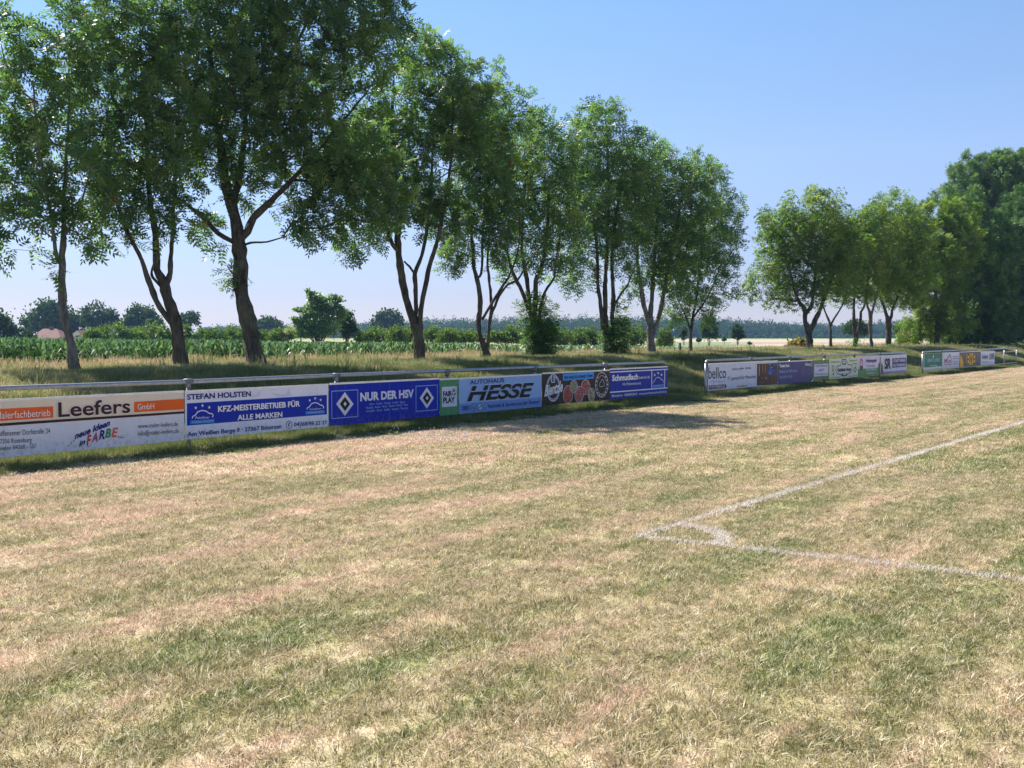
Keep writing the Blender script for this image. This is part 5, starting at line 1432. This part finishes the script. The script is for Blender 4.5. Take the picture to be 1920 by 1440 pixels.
# forest edge on the horizon: one mass
def forest():
    r = np.random.default_rng(500)
    V, T = [], []
    line = [(380, 612), (640, 606), (690, 604), (790, 597), (900, 594), (1000, 594), (1050, 592), (1100, 591), (1160, 596), (1200, 592), (1260, 593), (1330, 596), (1400, 598), (1450, 602), (1500, 605), (1560, 608), (1620, 604), (1680, 600), (1760, 598), (1900, 597), (2100, 596), (2400, 596)]
    lx = [q[0] for q in line]; ly = [q[1] for q in line]
    M_F = M_LEAF_O
    for px in np.arange(380, 2400, 5.2):
        for dep, cut in ((0, 0.72), (30, 0.86), (62, 1.0)):
            Yd = 780 + dep + r.uniform(-10, 10) + 60 * math.sin(px * 0.004)
            x_ = px + r.uniform(-3, 3)
            top = np.interp(x_, lx, ly) + r.uniform(-1.5, 2.5)
            ptop = 634 - (634 - top) * cut
            zt = at(x_, ptop, Yd)[2]; X = at(x_, 630, Yd)[0]
            h = zt - 0.3; wd = r.uniform(3.6, 6.0)
            Vc, Tc = cloud([((X, Yd, 0.3 + h * 0.62), (wd, wd, h * 0.42)), ((X + r.uniform(-2, 2), Yd - 1, 0.3 + h * 0.3), (wd * 0.9, wd * 0.9, h * 0.32))], 420 if dep < 60 else 260, 1.25, r, 0.5, 16)
            V.append(Vc); T.append(Tc)
    # low shrubs before the forest edge
    for px in np.concatenate([np.arange(1280, 1740, 11.0) + r.uniform(-5, 5, 42)]):
        Yd = 720 + r.uniform(-15, 15); X = at(px, 630, Yd)[0]; h = r.uniform(2.5, 5.5)
        Vc, Tc = cloud([((X, Yd, 0.3 + h * .45), (h * .55, h * .5, h * .5))], 90, 1.1, r, 0.5, 12)
        V.append(Vc); T.append(Tc + 0.25)
    V = np.concatenate(V); T = np.clip(np.concatenate(T), 0, 1)
    tag(np_mesh('distant_forest', V, np.arange(len(V)).reshape(-1, 4), M_F, attrs={'tint': ('FLOAT', 'POINT', T)}), kind='stuff')
forest()

# ------------------------------------------------------------------ farm and posts
def farmhouse():
    Yb = 235
    M_TILE, nt, out = mat_new('red_roof_tiles')
    g = geo_pos(nt)
    wv = nt.nodes.new('ShaderNodeTexWave'); wv.inputs['Scale'].default_value = 3.2; wv.bands_direction = 'Z'; wv.inputs['Distortion'].default_value = 1.0
    nt.links.new(g, wv.inputs['Vector'])
    c = mixc(nt, maprange(nt, noise(nt, g, 1.2, 4), 0.3, 0.7), (0.13, 0.055, 0.042), (0.19, 0.085, 0.065))
    c = mixc(nt, maprange(nt, wv.outputs['Fac'], 0, 1, 0.0, 0.25), c, (0.14, 0.06, 0.05))
    bsdf(nt, out, c, 0.8, 0.2)
    M_BRICK = m_plain('red_brick', (0.26, 0.12, 0.08), 0.85, 0.15, 0, 0.2, 5)
    M_WALL = m_plain('white_render', (0.70, 0.68, 0.65), 0.8, 0.2)
    x0, x1 = at(60, 630, Yb)[0], at(113, 630, Yb)[0]
    root = thing('farmhouse', ((x0 + x1) / 2, Yb, 0.3), 'low farmhouse with a red tiled roof under the broad oak', 'house', 'farm buildings')
    ze = at(60, 634.5, Yb)[2]; zr = at(60, 617, Yb)[2]
    a = Acc(); D = 9.0
    vs = []
    for z in (0.2, ze):
        vs += [(x0, Yb, z), (x1, Yb, z), (x1, Yb + D, z), (x0, Yb + D, z)]
    a.add(vs, [(0, 1, 5, 4), (1, 2, 6, 5), (2, 3, 7, 6), (3, 0, 4, 7)], M_BRICK); a.build('wall', root)
    a = Acc(); o = 0.5
    rx0, rx1 = x0 + 0.5, x1 - 2.8
    vs = [(x0 - o, Yb - o, ze - .15), (x1 + o, Yb - o, ze - .15), (x1 + o, Yb + D + o, ze - .15), (x0 - o, Yb + D + o, ze - .15), (rx0, Yb + D / 2, zr), (rx1, Yb + D / 2, zr)]
    vs += [(v[0], v[1], v[2] + .12) for v in vs]
    a.add(vs, [(6, 7, 11, 10), (7, 8, 11), (8, 9, 10, 11), (9, 6, 10), (0, 1, 7, 6), (1, 2, 8, 7), (2, 3, 9, 8), (3, 0, 6, 9)], M_TILE)
    rf = a.build('roof', root)
    a = Acc(); cx = rx1 - 1.2
    for (w, z0, z1) in ((0.35, zr - .6, zr + .55),):
        vs = [(cx + sx * w, Yb + D / 2 + sy * w, z) for z in (z0, z1) for sx, sy in ((-1, -1), (1, -1), (1, 1), (-1, 1))]
        a.add(vs, [(0, 1, 5, 4), (1, 2, 6, 5), (2, 3, 7, 6), (3, 0, 4, 7), (4, 5, 6, 7)], M_BRICK)
    a.build('chimney', rf)
    Yb = 250
    x0, x1 = at(136, 630, Yb)[0], at(152, 630, Yb)[0]; zt = at(136, 626, Yb)[2]; zr = at(136, 620, Yb)[2]
    root = thing('barn', ((x0 + x1) / 2, Yb, 0.3), 'small pale building right of the first trunk, behind the maize', 'barn', 'farm buildings')
    a = Acc()
    vs = [(x, y, z) for z in (0.2, zt) for x, y in ((x0, Yb), (x1, Yb), (x1, Yb + 6), (x0, Yb + 6))]
    xm = (x0 + x1) / 2
    vs += [(xm, Yb, zr), (xm, Yb + 6, zr)]
    a.add(vs, [(0, 1, 5, 4), (1, 2, 6, 5), (2, 3, 7, 6), (3, 0, 4, 7), (4, 5, 8), (6, 7, 9)], M_WALL); a.build('wall', root)
    a = Acc(); a.add([(x0 - .2, Yb - .2, zt), (xm, Yb - .2, zr + .1), (xm, Yb + 6.2, zr + .1), (x0 - .2, Yb + 6.2, zt), (x1 + .2, Yb - .2, zt), (x1 + .2, Yb + 6.2, zt)], [(0, 1, 2, 3), (1, 4, 5, 2)], M_TILE)
    a.build('roof', root)
    a = Acc(); dx = (x1 - x0)
    a.add([(x0 + dx * .35, Yb - .03, .2), (x0 + dx * .65, Yb - .03, .2), (x0 + dx * .65, Yb - .03, zt - .4), (x0 + dx * .35, Yb - .03, zt - .4)], [(0, 1, 2, 3)], m_plain('dark_barn_door', (0.10, 0.08, 0.07), 0.8, 0.2)); a.build('door', root)
farmhouse()
M_WOODP = m_plain('weathered_post_wood', (0.085, 0.075, 0.065), 0.9, 0.15, 0, 0.25, 12)
def wood_post(px, py0, py1, w, p, label):
    Yp = row_y(px, p); q = at(px, py1, Yp); gz = gz_xy(q[0], q[1])
    rr = w * Yp / FPX / 2
    root = thing('fence_post', (q[0], q[1], gz), label, 'post', 'wooden posts on the bank')
    a = Acc(); zt = at(px, py0, Yp)[2]
    tube(a, [(q[0], q[1], gz - .2), (q[0] + .004, q[1], zt - .06)], [rr, rr * .95], 10, M_WOODP); a.build('shaft', root, True)
    a = Acc(); tube(a, [(q[0] + .004, q[1], zt - .062), (q[0] + .004, q[1], zt - .02), (q[0] + .004, q[1], zt)], [rr * .96, rr * .9, rr * .55], 10, M_WOODP); a.build('post_top', root)
wood_post(1274.5, 643, 671, 4.6, 23.6, 'thick dark wooden post left of the small thin tree')
wood_post(1264.5, 653, 670, 1.8, 23.9, 'thin wooden stake left of the thick dark post')
wood_post(1282, 656, 670, 1.5, 23.9, 'short thin stake between the thick post and the small thin tree')

# ------------------------------------------------------------------ haze
mh, nt, out = mat_new('summer_haze')
pv = nt.nodes.new('ShaderNodeVolumePrincipled')
pv.inputs['Color'].default_value = (0.36, 0.60, 1.0, 1)
pv.inputs['Density'].default_value = 0.00019
pv.inputs['Anisotropy'].default_value = 0.2
nt.links.new(pv.outputs[0], out.inputs['Volume'])
acc = Acc()
x0, x1, y0, y1, z0, z1 = -3600, 4200, -3300, 4600, -1.5, 20.0
vs = [(x, y, z) for z in (z0, z1) for x, y in ((x0, y0), (x1, y0), (x1, y1), (x0, y1))]
acc.add(vs, [(0, 3, 2, 1), (4, 5, 6, 7), (0, 1, 5, 4), (1, 2, 6, 5), (2, 3, 7, 6), (3, 0, 4, 7)], mh)
tag(acc.build('haze'), kind='stuff')
